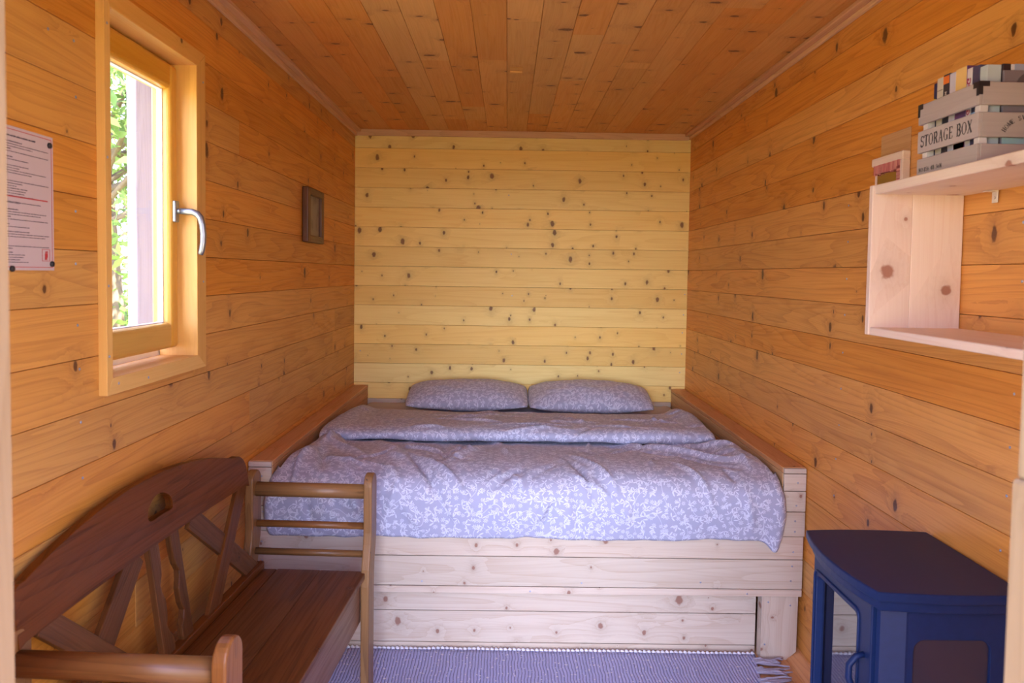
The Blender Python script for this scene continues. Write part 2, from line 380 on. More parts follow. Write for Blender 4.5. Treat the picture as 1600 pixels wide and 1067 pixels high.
    def build(s, name, mat, parent=None, smooth=False, loc=None):
        bmesh.ops.recalc_face_normals(s.bm, faces=s.bm.faces)
        me = bpy.data.meshes.new(name); s.bm.to_mesh(me); s.bm.free()
        if mat: me.materials.append(mat)
        if smooth:
            for p in me.polygons: p.use_smooth = True
        o = bpy.data.objects.new(name, me); COL.objects.link(o)
        if parent is not None: o.parent = parent
        if loc is not None: o.location = loc
        return o

def tag(o, label=None, cat=None, group=None, kind=None):
    if label: o['label'] = label
    if cat: o['category'] = cat
    if group: o['group'] = group
    if kind: o['kind'] = kind
    return o
def empty(name, loc=(0, 0, 0), rz=0.0, **k):
    o = bpy.data.objects.new(name, None); COL.objects.link(o); o.location = loc; o.rotation_euler = (0, 0, rz)
    o.empty_display_size = .1
    return tag(o, **k)
def keep(o, parent):
    """parent without moving (parent is unrotated empty at its location)"""
    o.parent = parent; o.location = o.location - parent.location
    return o

# screw head shared by all
def screw_mesh():
    m = MB(); m.tube([(0, 0, -.002), (0, 0, .0008), (0, 0, .0014)], [.0036, .0036, .0028], 10)
    m.box(-.0022, .0022, -.0005, .0005, .0014, .0018, bev=0); m.box(-.0005, .0005, -.0022, .0022, .0014, .0018, bev=0)
    me = bpy.data.meshes.new('screw'); m.bm.to_mesh(me); m.bm.free(); me.materials.append(M['screw']); return me
SCREW = screw_mesh()
def screws(parent, pts, normal):
    q = Vector(normal).to_track_quat('Z', 'Y').to_euler()
    for p in pts:
        o = bpy.data.objects.new('screw', SCREW); COL.objects.link(o); o.parent = parent
        o.location = Vector(p) - parent.location; o.rotation_euler = q

# ------------------------------------------------------------------ room shell
XL, XR, YB, YF, ZC = -1.006, 1.194, 5.076, .75, 2.455
Z0, S = 2.3366, .12849
GAP = .0007

def rows():
    zs = [ZC + .02]; k = 0
    while Z0 - k * S > 0: zs.append(Z0 - k * S); k += 1
    zs.append(0.0)
    return [(zs[i + 1], zs[i]) for i in range(len(zs) - 1)]

def plank_wall(name, axis, fixed0, fixed1, a0, a1, mat, hole=None, joints=.35, kind='structure'):
    """axis 'y': boards run along Y at x in fixed0..fixed1 ; axis 'x': run along X at y in fixed0..fixed1"""
    m = MB()
    def put(u0, u1, z0, z1, rnd, tone):
        if u1 - u0 < .01 or z1 - z0 < .004: return
        if axis == 'y': m.box(fixed0, fixed1, u0, u1, z0, z1, axis=1, bev=.0011, rnd=rnd, tone=tone)
        else: m.box(u0, u1, fixed0, fixed1, z0, z1, axis=0, bev=.0011, rnd=rnd, tone=tone)
    for (z0, z1) in rows():
        z0 += GAP; z1 -= GAP
        cuts = [a0, a1]
        if random.random() < joints: cuts.insert(1, random.uniform(a0 + .4, a1 - .5))
        for i in range(len(cuts) - 1):
            rnd = (random.uniform(0, 60), random.uniform(0, 60)); tone = random.random()
            u0, u1 = cuts[i] + (.0005 if i else 0), cuts[i + 1]
            if hole and z1 > hole[2] and z0 < hole[3]:
                h0, h1, hz0, hz1 = hole
                put(u0, min(u1, h0), z0, z1, rnd, tone); put(max(u0, h1), u1, z0, z1, rnd, tone)
                m0, m1 = max(u0, h0), min(u1, h1)
                put(m0, m1, z0, min(z1, hz0), rnd, tone); put(m0, m1, max(z0, hz1), z1, rnd, tone)
            else: put(u0, u1, z0, z1, rnd, tone)
    o = m.build(name, mat); tag(o, kind=kind)
    return o

HOLE = (1.920, 2.468, 1.236, 2.180)
wl = plank_wall('wall_left', 'y', XL - .05, XL, YF - .13, YB, M['wall_left'], hole=HOLE, joints=.55)
wr = plank_wall('wall_right', 'y', XR, XR + .05, YF - .13, YB, M['wall'], joints=.3)
wb_ = plank_wall('wall_back', 'x', YB, YB + .05, XL - .05, XR + .05, M['back'], joints=0)

def liner(name, boxes, parent):
    m = MB()
    for b in boxes: m.box(*b, bev=0)
    return m.build(name, M['dark_gap'], parent)
liner('sheathing', [(XL - .07, XL - .051, YF - .13, HOLE[0], 0, ZC + .02), (XL - .07, XL - .051, HOLE[1], YB + .07, 0, ZC + .02),
      (XL - .07, XL - .051, HOLE[0], HOLE[1], 0, HOLE[2]), (XL - .07, XL - .051, HOLE[0], HOLE[1], HOLE[3], ZC + .02)], wl)
liner('sheathing', [(XR + .051, XR + .07, YF - .13, YB + .07, 0, ZC + .02)], wr)
liner('sheathing', [(XL - .05, XR + .05, YB + .051, YB + .07, 0, ZC + .02)], wb_)

def cladding(boxes, parent):  # unseen outer skin, added pale to bounce daylight onto the post by the window
    m = MB()
    for b in boxes: m.box(*b, bev=0)
    return m.build('bounce_cladding', M['outside_wood'], parent)
cladding([(XL - .085, XL - .071, YF - .13, HOLE[0] - .01, 0, ZC), (XL - .085, XL - .071, HOLE[1] + .035, YB + .07, 0, ZC),
          (XL - .085, XL - .071, HOLE[0] - .01, HOLE[1] + .035, 0, HOLE[2] - .03), (XL - .085, XL - .071, HOLE[0] - .01, HOLE[1] + .035, HOLE[3] + .03, ZC)], wl)
# front wall with the open doorway, around the camera's view
m = MB()
for (z0, z1) in rows():
    z0 += GAP; z1 -= GAP
    for (x0, x1) in ((XL, -.53), (.55, XR)):
        m.box(x0, x1, YF - .12, YF, z0, z1, axis=0, bev=.0011)
    if z1 > 2.08: m.box(-.53, .55, YF - .12, YF, max(z0, 2.08), z1, axis=0, bev=.0011)
tag(m.build('wall_front', M['wall']), kind='structure')
door = empty('door_1', (0, YF - .06, 0), kind='structure')
m = MB(); m.box(-.53, -.4835, -.07, .062, 0, 2.08, axis=2, bev=.003); m.build('jamb', M['jamb'], door)
m = MB(); m.box(.509, .55, -.07, .062, 1.33, 2.08, axis=2, bev=.003)
m.box(.504, .55, -.07, .062, 0, 1.33, axis=2, bev=.003); m.build('jamb', M['jamb'], door)
m = MB(); m.box(-.4835, .509, -.07, .062, 2.04, 2.08, axis=0, bev=.003); m.build('door_header', M['jamb'], door)

# ceiling boards run front to back
m = MB(); x = XL - .05 - .02; k = 0
x = -1.023
bw = .1262
while x < XR + .05:
    cuts = [YF - .13, YB + .05]
    for _ in range(random.choice((1, 2, 2))): cuts.append(random.uniform(1.6, 4.8))
    cuts.sort()
    for i in range(len(cuts) - 1):
        if cuts[i + 1] - cuts[i] < .05: continue
        m.box(x + GAP, x + bw - GAP, cuts[i] + .0005, cuts[i + 1], ZC, ZC + .02, axis=1, bev=.0011)
    x += bw
ceil = m.build('ceiling', M['ceiling']); tag(ceil, kind='structure')
liner('roof_deck', [(XL - .3, XR + .3, YF - .5, YB + .3, ZC + .021, ZC + .10)], ceil)
m = MB(); m.box(0, .058, 3.502, 3.568, ZC - .0015, ZC + .001, bev=0, axis=0)
m.box(0, .058, 3.56, 3.585, ZC - .009, ZC - .001, bev=.001, axis=0)
o = m.build('wood_strip', M['tape']); tag(o, 'small pale strip stuck to the middle of the plank ceiling', 'strip')

# ceiling battens
m = MB(); m.box(XL, XL + .042, YF, YB, ZC - .018, ZC, axis=1, bev=.003); m.box(XL, XL + .016, YF, YB, ZC - .042, ZC - .018, axis=1, bev=.003)
tag(m.build('trim_1', M['trim']), kind='structure')
m = MB(); m.box(XR - .042, XR, YF, YB, ZC - .018, ZC, axis=1, bev=.003); m.box(XR - .016, XR, YF, YB, ZC - .036, ZC - .018, axis=1, bev=.003)
tag(m.build('trim_2', M['trim']), kind='structure')
m = MB(); m.box(XL + .016, XR - .016, YB - .02, YB, ZC - .04, ZC, axis=0, bev=.002)
tag(m.build('trim_3', M['trim']), kind='structure')

# floor
m = MB(); x = XL - .05
while x < XR + .05:
    m.box(x + GAP, x + .12 - GAP, YF - .13, YB + .05, -.03, 0, axis=1, bev=.0011); x += .12
tag(m.build('floor', M['floor']), kind='structure')
m = MB()
m.prism([(XR, 0), (XR - .055, 0), (XR - .052, .008), (XR - .008, .034), (XR, .036)], 2.25, axis=2, bev=.001,
        mat=Matrix.Translation((0, 1.93, 0)) @ Matrix.Rotation(PI / 2, 4, 'X'))
bb = m.build('baseboard_right', M['floor']); tag(bb, kind='structure')
m = MB()
m.prism([(XL, 0), (XL + .055, 0), (XL + .052, .008), (XL + .008, .034), (XL, .036)], 2.25, axis=2, bev=.001,
        mat=Matrix.Translation((0, 1.93, 0)) @ Matrix.Rotation(PI / 2, 4, 'X'))
tag(m.build('baseboard_left', M['floor']), kind='structure')

screws(wr, [(XR, 2.698, 1.782), (XR, 2.693, 1.655), (XR, 2.693, 1.525), (XR, 2.699, 1.398), (XR, 2.704, 1.264), (XR, 2.709, 1.135), (XR, 2.715, 1.003),
            (XR, 2.732, .877), (XR, 2.737, .742), (XR, 1.783, 1.261), (XR, 1.79, 1.133), (XR, 1.794, 1.016), (XR, 1.808, .879), (XR, 1.778, 1.662), (XR, 1.773, 1.525)], (-1, 0, 0))
screws(wl, [(XL, 1.703, 2.043), (XL, 1.802, 2.047), (XL, 1.808, 1.92), (XL, 1.805, 1.39), (XL, 1.811, 1.286), (XL, 1.814, 1.159), (XL, 1.819, 1.024),
            (XL, 1.802, 1.656), (XL, 1.80, 1.534)], (1, 0, 0))
screws(wb_, [(1.178, YB, 1.407), (1.173, YB, 1.271), (1.168, YB, 1.152), (1.167, YB, 1.011), (1.157, YB, .887), (.004, YB, 2.042), (.026, YB, 1.656),
             (.035, YB, 1.382), (-.965, YB, 1.003)], (0, -1, 0))

# ------------------------------------------------------------------ window
win = empty('window_1', (XL, 2.19, 1.243), kind='structure')
def wpart(mb, name, mat, parent=None, smooth=False):
    p = parent or win
    o = mb.build(name, mat, None, smooth)
    if p is win: keep(o, win)
    else: o.parent = p; o.location = -(p.location + win.location)
    return o
XC = -.984
# casing: four boards with mitred faces, each also lines the opening
yo0, yo1, zo0, zo1 = 1.895, 2.520, 1.208, 2.215
yi0, yi1, zi0, zi1 = 1.935, 2.452, 1.250, 2.166
def mitred(face, rv0, rv1, axis):
    mb = MB()
    # front face polygon in the YZ plane, 22 mm proud of the wall
    mb.prism(face, .022, axis=axis, bev=.0012, mat=Matrix(((0, 0, 1, (XL + XC) / 2), (1, 0, 0, 0), (0, 1, 0, 0), (0, 0, 0, 1))))
    return mb
casings = []
for face, lining, ax in (
    ([(yo0, zo0), (yo0 + .028, zi0), (yo0 + .028, zi1), (yo0, zo1)], (XL - .100, XL + .0, yi0 - .011, yi0 - .001, zi0, zi1), 1),
    ([(yo1, zo0), (yo1, zo1), (yi1 + .006, zi1), (yi1 + .006, zi0)], (XL - .100, XC - .0005, yi1 - .001, yi1 + .012, zi0, zi1), 1),
    ([(yo0, zo1), (yo0 + .028, zi1), (yi1 + .006, zi1), (yo1, zo1)], (XL - .100, XC - .0005, yi0, yi1, zi1 - .001, zi1 + .012), 0),
    ([(yo0, zo0), (yo1, zo0), (yi1 + .006, zi0), (yo0 + .028, zi0)], (XL - .100, XC - .0005, yi0, yi1, zi0 - .012, zi0 + .001), 0)):
    mb = mitred(face, 0, 0, ax)
    mb.box(*lining, axis=2 if ax == 1 else 1, bev=.0008)
    casings.append(wpart(mb, 'casing_board', M['casing']))
# fixed outer frame and opening sash
def frame(y0, y1, z0, z1, x0, x1, w, bev, mat, name, seg=3, ws=None):
    ws = ws or w
    mb = MB()
    mb.box(x0, x1, y0, y0 + ws, z0, z1, axis=2, bev=bev, seg=seg); mb.box(x0, x1, y1 - ws, y1, z0, z1, axis=2, bev=bev, seg=seg)
    mb.box(x0, x1, y0 + ws * .9, y1 - ws * .9, z0, z0 + w, axis=1, bev=bev, seg=seg); mb.box(x0, x1, y0 + ws * .9, y1 - ws * .9, z1 - w, z1, axis=1, bev=bev, seg=seg)
    return wpart(mb, name, mat)
frame(1.905, 2.500, 1.215, 2.20, -1.122, -1.1075, .055, .001, M['bead'], 'window_frame', 1)
SY0, SY1, SZ0, SZ1 = 1.938, 2.448, 1.278, 2.158
sash = frame(SY0, SY1, SZ0, SZ1, -1.106, -1.042, .080, .014, M['window'], 'window_sash', 4, ws=.052)
frame(SY0 + .050, SY1 - .050, SZ0 + .077, SZ1 - .077, -1.084, -1.068, .006, .001, M['bead'], 'glazing_bead', 1)
mb = MB(); mb.box(-1.078, -1.074, SY0 + .053, SY1 - .053, SZ0 + .08, SZ1 - .08, bev=0); wpart(mb, 'glass_pane', M['glass'])
# handle
mb = MB()
mb.box(-1.042, -1.031, 2.402, 2.430, 1.671, 1.738, axis=2, bev=.006, seg=4)
mb.tube([(-1.032, 2.416, 1.706), (-1.020, 2.416, 1.706)], .0085, 16)
hd = wpart(mb, 'window_handle', M['steel'], smooth=False)
mb = MB()
pth = [(-1.024, 2.416, 1.706), (-.985, 2.416, 1.704), (-.970, 2.416, 1.698), (-.960, 2.416, 1.686), (-.954, 2.416, 1.664), (-.951, 2.416, 1.636), (-.952, 2.416, 1.608), (-.956, 2.416, 1.585), (-.961, 2.416, 1.572)]
mb.tube(pth, [.0075, .008, .0085, .0085, .008, .0078, .0076, .0074, .0066], 14, flat=1.25)
lv = mb.build('lever', M['steel'], None, True); lv.parent = hd; lv.location = (0, 0, 0)
for c_, pts in ((casings[0], [(XC, 1.908, 2.122), (XC, 1.905, 1.797), (XC, 1.905, 1.481), (XC, 1.905, 1.306)]), (casings[3], [(XC, 1.95, 1.233), (XC, 2.112, 1.226)]),
                (casings[1], [(XC, 2.500, 2.124), (XC, 2.497, 1.486)])):
    for p in pts:
        o = bpy.data.objects.new('screw', SCREW); COL.objects.link(o); o.parent = c_; o.location = p
        o.rotation_euler = Vector((1, 0, 0)).to_track_quat('Z', 'Y').to_euler()

# ------------------------------------------------------------------ outside
m = MB(); m.box(-40, 40, -40, 40, -.45, -.40, bev=0); o = m.build('ground', M['lawn']); tag(o, kind='structure')
M['deck'] = wood('dark_blocker_deck', (.17, .12, .08), (.10, .065, .04), rough=.7)  # unseen deck, made dark to cut ground bounce onto walls near the door
m = MB(); y_ = -2.3
while y_ < YF - .16: m.box(XL - .8, XR + .8, y_, y_ + .138, -.12, -.05, bev=.004, axis=0); y_ += .143
o = m.build('light_blocker_deck', M['deck']); tag(o, kind='structure')
# foundation beams carry the cabin
m = MB(); m.box(XL - .07, XR + .07, YF - .13, YB + .07, -.40, -.031, bev=0, axis=0); o = m.build('trim_5', M['outside_wood']); tag(o, kind='structure')
# post outside the window
m = MB()
m.box(-1.300, -1.280, 2.672, 2.80, -.40, 2.46, axis=2, bev=.002); m.box(-1.345, -1.301, 2.735, 2.80, -.40, 2.46, axis=2, bev=.002)
o = m.build('wooden_post', M['post']); tag(o, 'pale raw timber post standing outside behind the window glass', 'post')

def tree(loc, label, seed, h=6.0, r=2.3, nleaf=9000, low=.3):
    rnd = random.Random(seed)
    t = empty('leafy_tree', loc, label=label, cat='tree', group='trees outside the window')
    mb = MB(); mb.tube([(0, 0, 0), (.05, .02, h * .3), (-.05, .05, h * .6), (.02, 0, h * .9)], [.14, .11, .07, .02], 8); mb.build('trunk', M['bark'], t)
    mb = MB(); cents = []
    for i in range(34):
        z = rnd.uniform(low, h * .92); a = rnd.uniform(0, 2 * PI); ln = r * rnd.uniform(.6, 1.0) * (1 - abs(z / h - .5) * .7)
        p0 = Vector((0, 0, max(.2, z - .4))); p2 = Vector((math.cos(a) * ln, math.sin(a) * ln, z + rnd.uniform(-.2, .3)))
        p1 = (p0 + p2) / 2 + Vector((0, 0, .12))
        mb.tube([p0, p1, p2], [.03, .018, .006], 5, caps=False); cents += [p1, p2, (p1 + p2) / 2, p2 * .85 + p1 * .15]
    mb.build('branches', M['bark'], t)
    N = nleaf
    verts = []; faces = []; tones = []
    for i in range(N):
        c = rnd.choice(cents); p = c + Vector((rnd.gauss(0, .28), rnd.gauss(0, .28), rnd.gauss(0, .22)))
        nrm = Vector((rnd.gauss(0, 1), rnd.gauss(0, 1), rnd.gauss(.6, 1))).normalized()
        a = nrm.orthogonal().normalized(); a.rotate(Matrix.Rotation(rnd.uniform(0, 6.28), 3, nrm)); b = nrm.cross(a)
        L = rnd.uniform(.045, .085); W_ = L * .42; k = len(verts)
        verts += [p - a * L, p - b * W_ * .9 - a * L * .1, p + a * L, p + b * W_ * .9 - a * L * .1]; faces.append((k, k + 1, k + 2, k + 3)); tones.append(rnd.random())
    me = bpy.data.meshes.new('foliage'); me.from_pydata([tuple(v) for v in verts], [], faces); me.materials.append(M['leaf'])
    ca = me.color_attributes.new('tone', 'FLOAT_COLOR', 'CORNER')
    arr = np.repeat(np.array(tones, dtype=np.float32), 4); arr = np.stack([arr, arr, arr, np.ones_like(arr)], 1).ravel(); ca.data.foreach_set('color', arr)
    o = bpy.data.objects.new('foliage', me); COL.objects.link(o); o.parent = t
tree((-3.6, 6.9, -.4), 'bright green leafy tree seen close behind the window pane', 3, h=5.2, r=1.9, nleaf=9000, low=.2)
tree((-6.6, 12.6, -.4), 'bright green leafy tree further off behind the window pane', 5, h=7.0, r=2.6, nleaf=9000, low=.2)
tree((-8.6, 7.2, -.4), 'bright green leafy tree at the left of those behind the window', 8, h=6.5, r=2.3, nleaf=8000, low=.2)

# ------------------------------------------------------------------ bed
YP = 3.0
bed = empty('bed_frame', (.09, YP, 0), label='built-in raw spruce platform bed filling the end of the cabin wall to wall', cat='bed')
def bpart(mb, name, mat, smooth=False, parent=None):
    o = mb.build(name, mat, None, smooth); keep(o, bed); return o
XBL, XBR = XL + .002, XR - .002
for x0, x1 in ((XBL, -.911), (1.101, XBR)):
    mb = MB()
    mb.box(x0, x1, YP - .004, YB - .003, .757, .778, axis=1, bev=.002)                           # cap board
    for zb0, zb1 in ((.70, .755), (.628, .698), (.555, .626), (.505, .553)): mb.box(x0 + .001, x1 - .001, YP, YB - .004, zb0, zb1, axis=1, bev=.0015)
    sr = bpart(mb, 'side_board', M['rail'])
    mb = MB(); prev = .778
    for zb0, zb1 in ((.757, .777), (.688, .755), (.605, .686), (.505, .603)):
        mb.box(x0 + .002, x1 - .002, YP - .018, YP - .0055, zb0, zb1 - .001, axis=0, bev=.001)
    bpart(mb, 'end_cap', M['raw'])
mb = MB()
for zb0, zb1 in ((.412, .504), (.292, .411), (.262, .291)):
    mb.box(XBL, XBR - .006, YP - .018, YP + .01, zb0 + .0008, zb1 - .0008, axis=0, bev=.0014)
fr_ = bpart(mb, 'front_board', M['raw'])
mb = MB()
for zb0, zb1 in ((.160, .2605), (.030, .159), (.001, .029)):
    mb.box(XBL, 1.03, YP + .055, YP + .075, zb0 + .0008, zb1 - .0008, axis=0, bev=.0014)
bpart(mb, 'recessed_front_panel', M['raw'])
mb = MB()
mb.prism([(1.033, .0), (1.138, .0), (1.176, .034), (1.178, .2605), (1.033, .2605)], .05, axis=1, bev=.0015,
         mat=Matrix.Translation((0, YP + .02, 0)) @ Matrix.Rotation(PI / 2, 4, 'X'))
bpart(mb, 'corner_post', M['raw'])
mb = MB()
mb.prism([(-1.0, .037), (-.95, .0), (-.86, .0), (-.86, .2605), (-1.0, .2605)], .05, axis=1, bev=.0015,
         mat=Matrix.Translation((0, YP + .02, 0)) @ Matrix.Rotation(PI / 2, 4, 'X'))
bpart(mb, 'corner_post', M['raw'])
mb = MB(); mb.box(XBL + .095, XBR - .095, YP + .012, YB - .005, .47, .503, axis=1, bev=.001); bpart(mb, 'slat_base', M['raw'])
mb = MB(); mb.box(XBL + .095, XBR - .095, YB - .028, YB - .004, .505, .69, axis=0, bev=.001); bpart(mb, 'back_board', M['raw'])
YS = YP - .018
screws(bed, [(x_, YS, z_) for x_, z_ in ((-.95, .72), (-.945, .643), (-.945, .58), (-.953, .52), (-.95, .461), (-.948, .387), (1.157, .72), (1.154, .629), (1.151, .567),
       (1.151, .525), (1.147, .443), (1.144, .386), (1.141, .327), (.783, .317), (.969, .273), (.312, .309), (-.319, .309), (.109, .273))], (0, -1, 0))
screws(bed, [(1.147, YP - .005, .223), (1.059, YP - .005, .235), (1.049, YP - .005, .063)], (0, -1, 0))

# mattress with plain sheet
def rounded_slab(name, x0, x1, y0, y1, z0, z1, r, mat, seg=5):
    mb = MB(); mb.box(x0, x1, y0, y1, z0, z1, bev=r, seg=seg, axis=0)
    return mb.build(name, mat, None, True)
o = rounded_slab('mattress', -.908, 1.098, YP + .02, YB - .03, .505, .672, .04, M['sheet'])
tag(o, 'wide mattress in a plain lavender-grey sheet between the bed side boards', 'mattress')

# ---- duvet
def lerp(a, b, t): return a + (b - a) * t
def resample(pts, n):
    pts = [Vector(p) for p in pts]
    # Catmull-Rom densify
    dense = []
    for i in range(len(pts) - 1):
        p0 = pts[max(i - 1, 0)]; p1 = pts[i]; p2 = pts[i + 1]; p3 = pts[min(i + 2, len(pts) - 1)]
        for k in range(16):
            t = k / 16
            dense.append(.5 * ((2 * p1) + (-p0 + p2) * t + (2 * p0 - 5 * p1 + 4 * p2 - p3) * t * t + (-p0 + 3 * p1 - 3 * p2 + p3) * t ** 3))
    dense.append(pts[-1])
    d = [0]
    for i in range(1, len(dense)): d.append(d[-1] + (dense[i] - dense[i - 1]).length)
    out = []; j = 0
    for k in range(n):
        q = d[-1] * k / (n - 1)
        while j < len(d) - 2 and d[j + 1] < q: j += 1
        t = (q - d[j]) / max(1e-9, d[j + 1] - d[j]); out.append(dense[j].lerp(dense[j + 1], min(1, max(0, t))))
    return out, d[-1]

def duvet():
    # profile: (y, z, xleft, xright)
    prof = [(2.948, .496, -.935, 1.098), (2.938, .53, -.94, 1.106), (2.925, .60, -.938, 1.108), (2.925, .66, -.928, 1.102), (2.945, .705, -.918, 1.092), (3.0, .738, -.905, 1.090),
            (3.12, .752, -.900, 1.092), (3.35, .740, -.890, 1.088), (3.6, .716, -.890, 1.075), (3.72, .700, -.89, 1.07), (3.9, .698, -.89, 1.07), (4.2, .695, -.89, 1.07), (4.36, .690, -.893, 1.07),
            (4.46, .690, -.895, 1.075), (4.485, .703, -.896, 1.076), (4.45, .716, -.895, 1.072), (4.34, .728, -.893, 1.065), (4.1, .748, -.888, 1.045), (3.82, .770, -.885, 1.025), (3.70, .776, -.882, 1.012),
            (3.640, .764, -.880, 1.008), (3.628, .742, -.878, 1.006), (3.655, .726, -.870, 1.0), (3.76, .722, -.865, .99)]
    NT_, NX = 300, 200
    P3, L1 = resample([(p[0], p[1], 0) for p in prof], NT_)
    # interpolate x limits along arc
    seg = [0]
    for i in range(1, len(prof)): seg.append(seg[-1] + math.hypot(prof[i][0] - prof[i - 1][0], prof[i][1] - prof[i - 1][1]))
    seg = [q / seg[-1] for q in seg]
    def lim(t):
        for i in range(len(seg) - 1):
            if t <= seg[i + 1] + 1e-9:
                q = (t - seg[i]) / (seg[i + 1] - seg[i]); q = q * q * (3 - 2 * q)
                return lerp(prof[i][2], prof[i + 1][2], q), lerp(prof[i][3], prof[i + 1][3], q)
        return prof[-1][2], prof[-1][3]
    rnd = random.Random(4)
    wr_ = []
    # long soft wrinkles on the top and the front drop: (x0,s0,x1,s1,width,amp) in (x, arc) space
    def W(x0, s0, x1, s1, w, a): wr_.append((x0, s0, x1, s1, w, a))
    W(-.42, .55, -.20, .06, .016, -.014); W(-.35, .50, -.12, .12, .012, .010)
    W(-.62, .95, -.38, .40, .03, .010); W(-.30, .95, -.22, .35, .02, -.008); W(-.05, .9, -.30, .30, .022, .009)
    W(.10, .50, .02, .10, .012, -.006); W(.22, .62, .36, .14, .012, -.012); W(.28, .60, .44, .18, .010, .010)
    W(.55, .95, 1.02, .42, .020, .016); W(.60, .98, 1.06, .55, .014, -.014); W(.48, .92, .95, .36, .016, -.012); W(.75, .98, 1.08, .70, .018, .014)
    W(-.88, .90, -.60, .50, .03, .010); W(-.85, .70, -.70, .30, .02, -.008)
    for i in range(90):
        x0 = rnd.uniform(-.9, 1.05); s0 = rnd.uniform(.02, 1.05); a = rnd.gauss(PI / 2, .5); ln = rnd.uniform(.12, .4)
        W(x0, s0, x0 + math.cos(a) * ln, s0 + math.sin(a) * ln, rnd.uniform(.007, .018), rnd.uniform(-.009, .009))
    for i in range(16):
        x0 = rnd.uniform(-.8, .95); W(x0, rnd.uniform(0, .08), x0 + rnd.uniform(-.06, .06), rnd.uniform(.15, .26), rnd.uniform(.009, .018), rnd.uniform(-.012, .012))
    sf0 = 2.0
    for i in range(40):
        x0 = rnd.uniform(-.85, .9); s0 = rnd.uniform(1.85, 2.75); a = rnd.gauss(0, .5); ln = rnd.uniform(.15, .5)
        W(x0, s0, x0 + math.cos(a) * ln, s0 + math.sin(a) * ln, rnd.uniform(.007, .018), rnd.uniform(-.009, .009))
    A = np.array(wr_)
    V = np.zeros((NT_, NX, 3)); UVc = np.zeros((NT_, NX, 2)); Dp = np.zeros((NT_, NX))
    for j in range(NT_):
        t = j / (NT_ - 1); y, z = P3[j].x, P3[j].y; xl, xr = lim(t); s_ = t * L1
        for i in range(NX):
            q = i / (NX - 1); q2 = .5 - .5 * math.cos(PI * q); qq = lerp(q, q2, .35)
            x = lerp(xl, xr, qq)
            V[j, i] = (x, y, z); UVc[j, i] = (x, s_)
    Xg, Sg = UVc[..., 0], UVc[..., 1]
    for (x0, s0, x1, s1, w, a) in wr_:
        dx, dy = x1 - x0, s1 - s0; L2 = dx * dx + dy * dy + 1e-9
        tt = np.clip(((Xg - x0) * dx + (Sg - s0) * dy) / L2, 0, 1)
        d2 = (Xg - x0 - tt * dx) ** 2 + (Sg - s0 - tt * dy) ** 2
        Dp += 1.9 * a * np.exp(-d2 / (w * w)) * np.sin(np.clip(tt, .02, .98) * PI) ** .6
    for j in range(NT_):
        for i in range(NX):
            x, s_ = Xg[j, i], Sg[j, i]
            Dp[j, i] += .010 * mnoise.noise(Vector((x * 2.3, s_ * 2.3, 1.7))) + .005 * mnoise.noise(Vector((x * 7, s_ * 5, 4.2))) + .0022 * mnoise.noise(Vector((x * 19, s_ * 14, 8.1)))
    # normals of the profile
    for j in range(NT_):
        a, b = P3[max(j - 1, 0)], P3[min(j + 1, NT_ - 1)]; ty, tz = b.x - a.x, b.y - a.y; l_ = math.hypot(ty, tz) or 1
        ny, nz = -tz / l_, ty / l_            # outward
        s_ = j / (NT_ - 1) * L1; t = j / (NT_ - 1)
        for i in range(NX):
            x = V[j, i, 0]; xl, xr = lim(t); e = min(x - xl, xr - x)
            hem = max(0, 1 - s_ / .05)
            damp = 1.0
            V[j, i, 1] += ny * Dp[j, i] * damp; V[j, i, 2] += nz * Dp[j, i] * damp
            top = s_ < 1.95
            if s_ > .30 and top:       # puffed sides of the upper surface, then the turned-down edge
                V[j, i, 2] += .034 * math.exp(-((e - .07) / .06) ** 2) * min(1, (s_ - .30) / .2) - .05 * max(0, 1 - e / .02) ** 2
            elif top: V[j, i, 1] += .035 * max(0, 1 - e / .03) ** 2
            if not top:                # the folded-back layer pinches down to the lower one at its ends
                k = max(0, 1 - e / .025)
                V[j, i, 2] += .030 * math.exp(-((e - .06) / .05) ** 2) * min(1, max(0, (V[j, i, 1] - 3.7) / .5)) - .012 * k * k
                V[j, i, 1] += .015 * mnoise.noise(Vector((x * 3.1, 5.5, 0))) + (.02 if x < -.6 else 0) * 0
            if s_ < .30:               # wavy hem, pointed corner at the right end
                f = max(0, 1 - s_ / .2)
                V[j, i, 2] += f * (.010 * mnoise.noise(Vector((x * 4.1, 0, 3))) + .004 * mnoise.noise(Vector((x * 17, 0, 9))))
                V[j, i, 2] -= f * .045 * math.exp(-((x - 1.065) / .03) ** 2)
                V[j, i, 2] += f * .03 * math.exp(-((x + .94) / .02) ** 2)
                V[j, i, 1] -= f * .006 * mnoise.noise(Vector((x * 9, 2, 3)))
    me = bpy.data.meshes.new('duvet')
    fcs = [(j * NX + i, j * NX + i + 1, (j + 1) * NX + i + 1, (j + 1) * NX + i) for j in range(NT_ - 1) for i in range(NX - 1)]
    me.from_pydata([tuple(v) for v in V.reshape(-1, 3)], [], fcs); me.materials.append(M['floral'])
    uvl = me.uv_layers.new(name='UVMap'); flat = UVc.reshape(-1, 2)
    idx = np.array([l.vertex_index for l in me.loops]); uvl.data.foreach_set('uv', flat[idx].ravel().astype(np.float32))
    for p in me.polygons: p.use_smooth = True
    o = bpy.data.objects.new('duvet', me); COL.objects.link(o)
    sm = o.modifiers.new('cloth_thickness', 'SOLIDIFY'); sm.thickness = .004; sm.offset = -1
    return o
tag(duvet(), 'grey duvet with white leaf and flower print, top end folded back towards the foot', 'duvet')

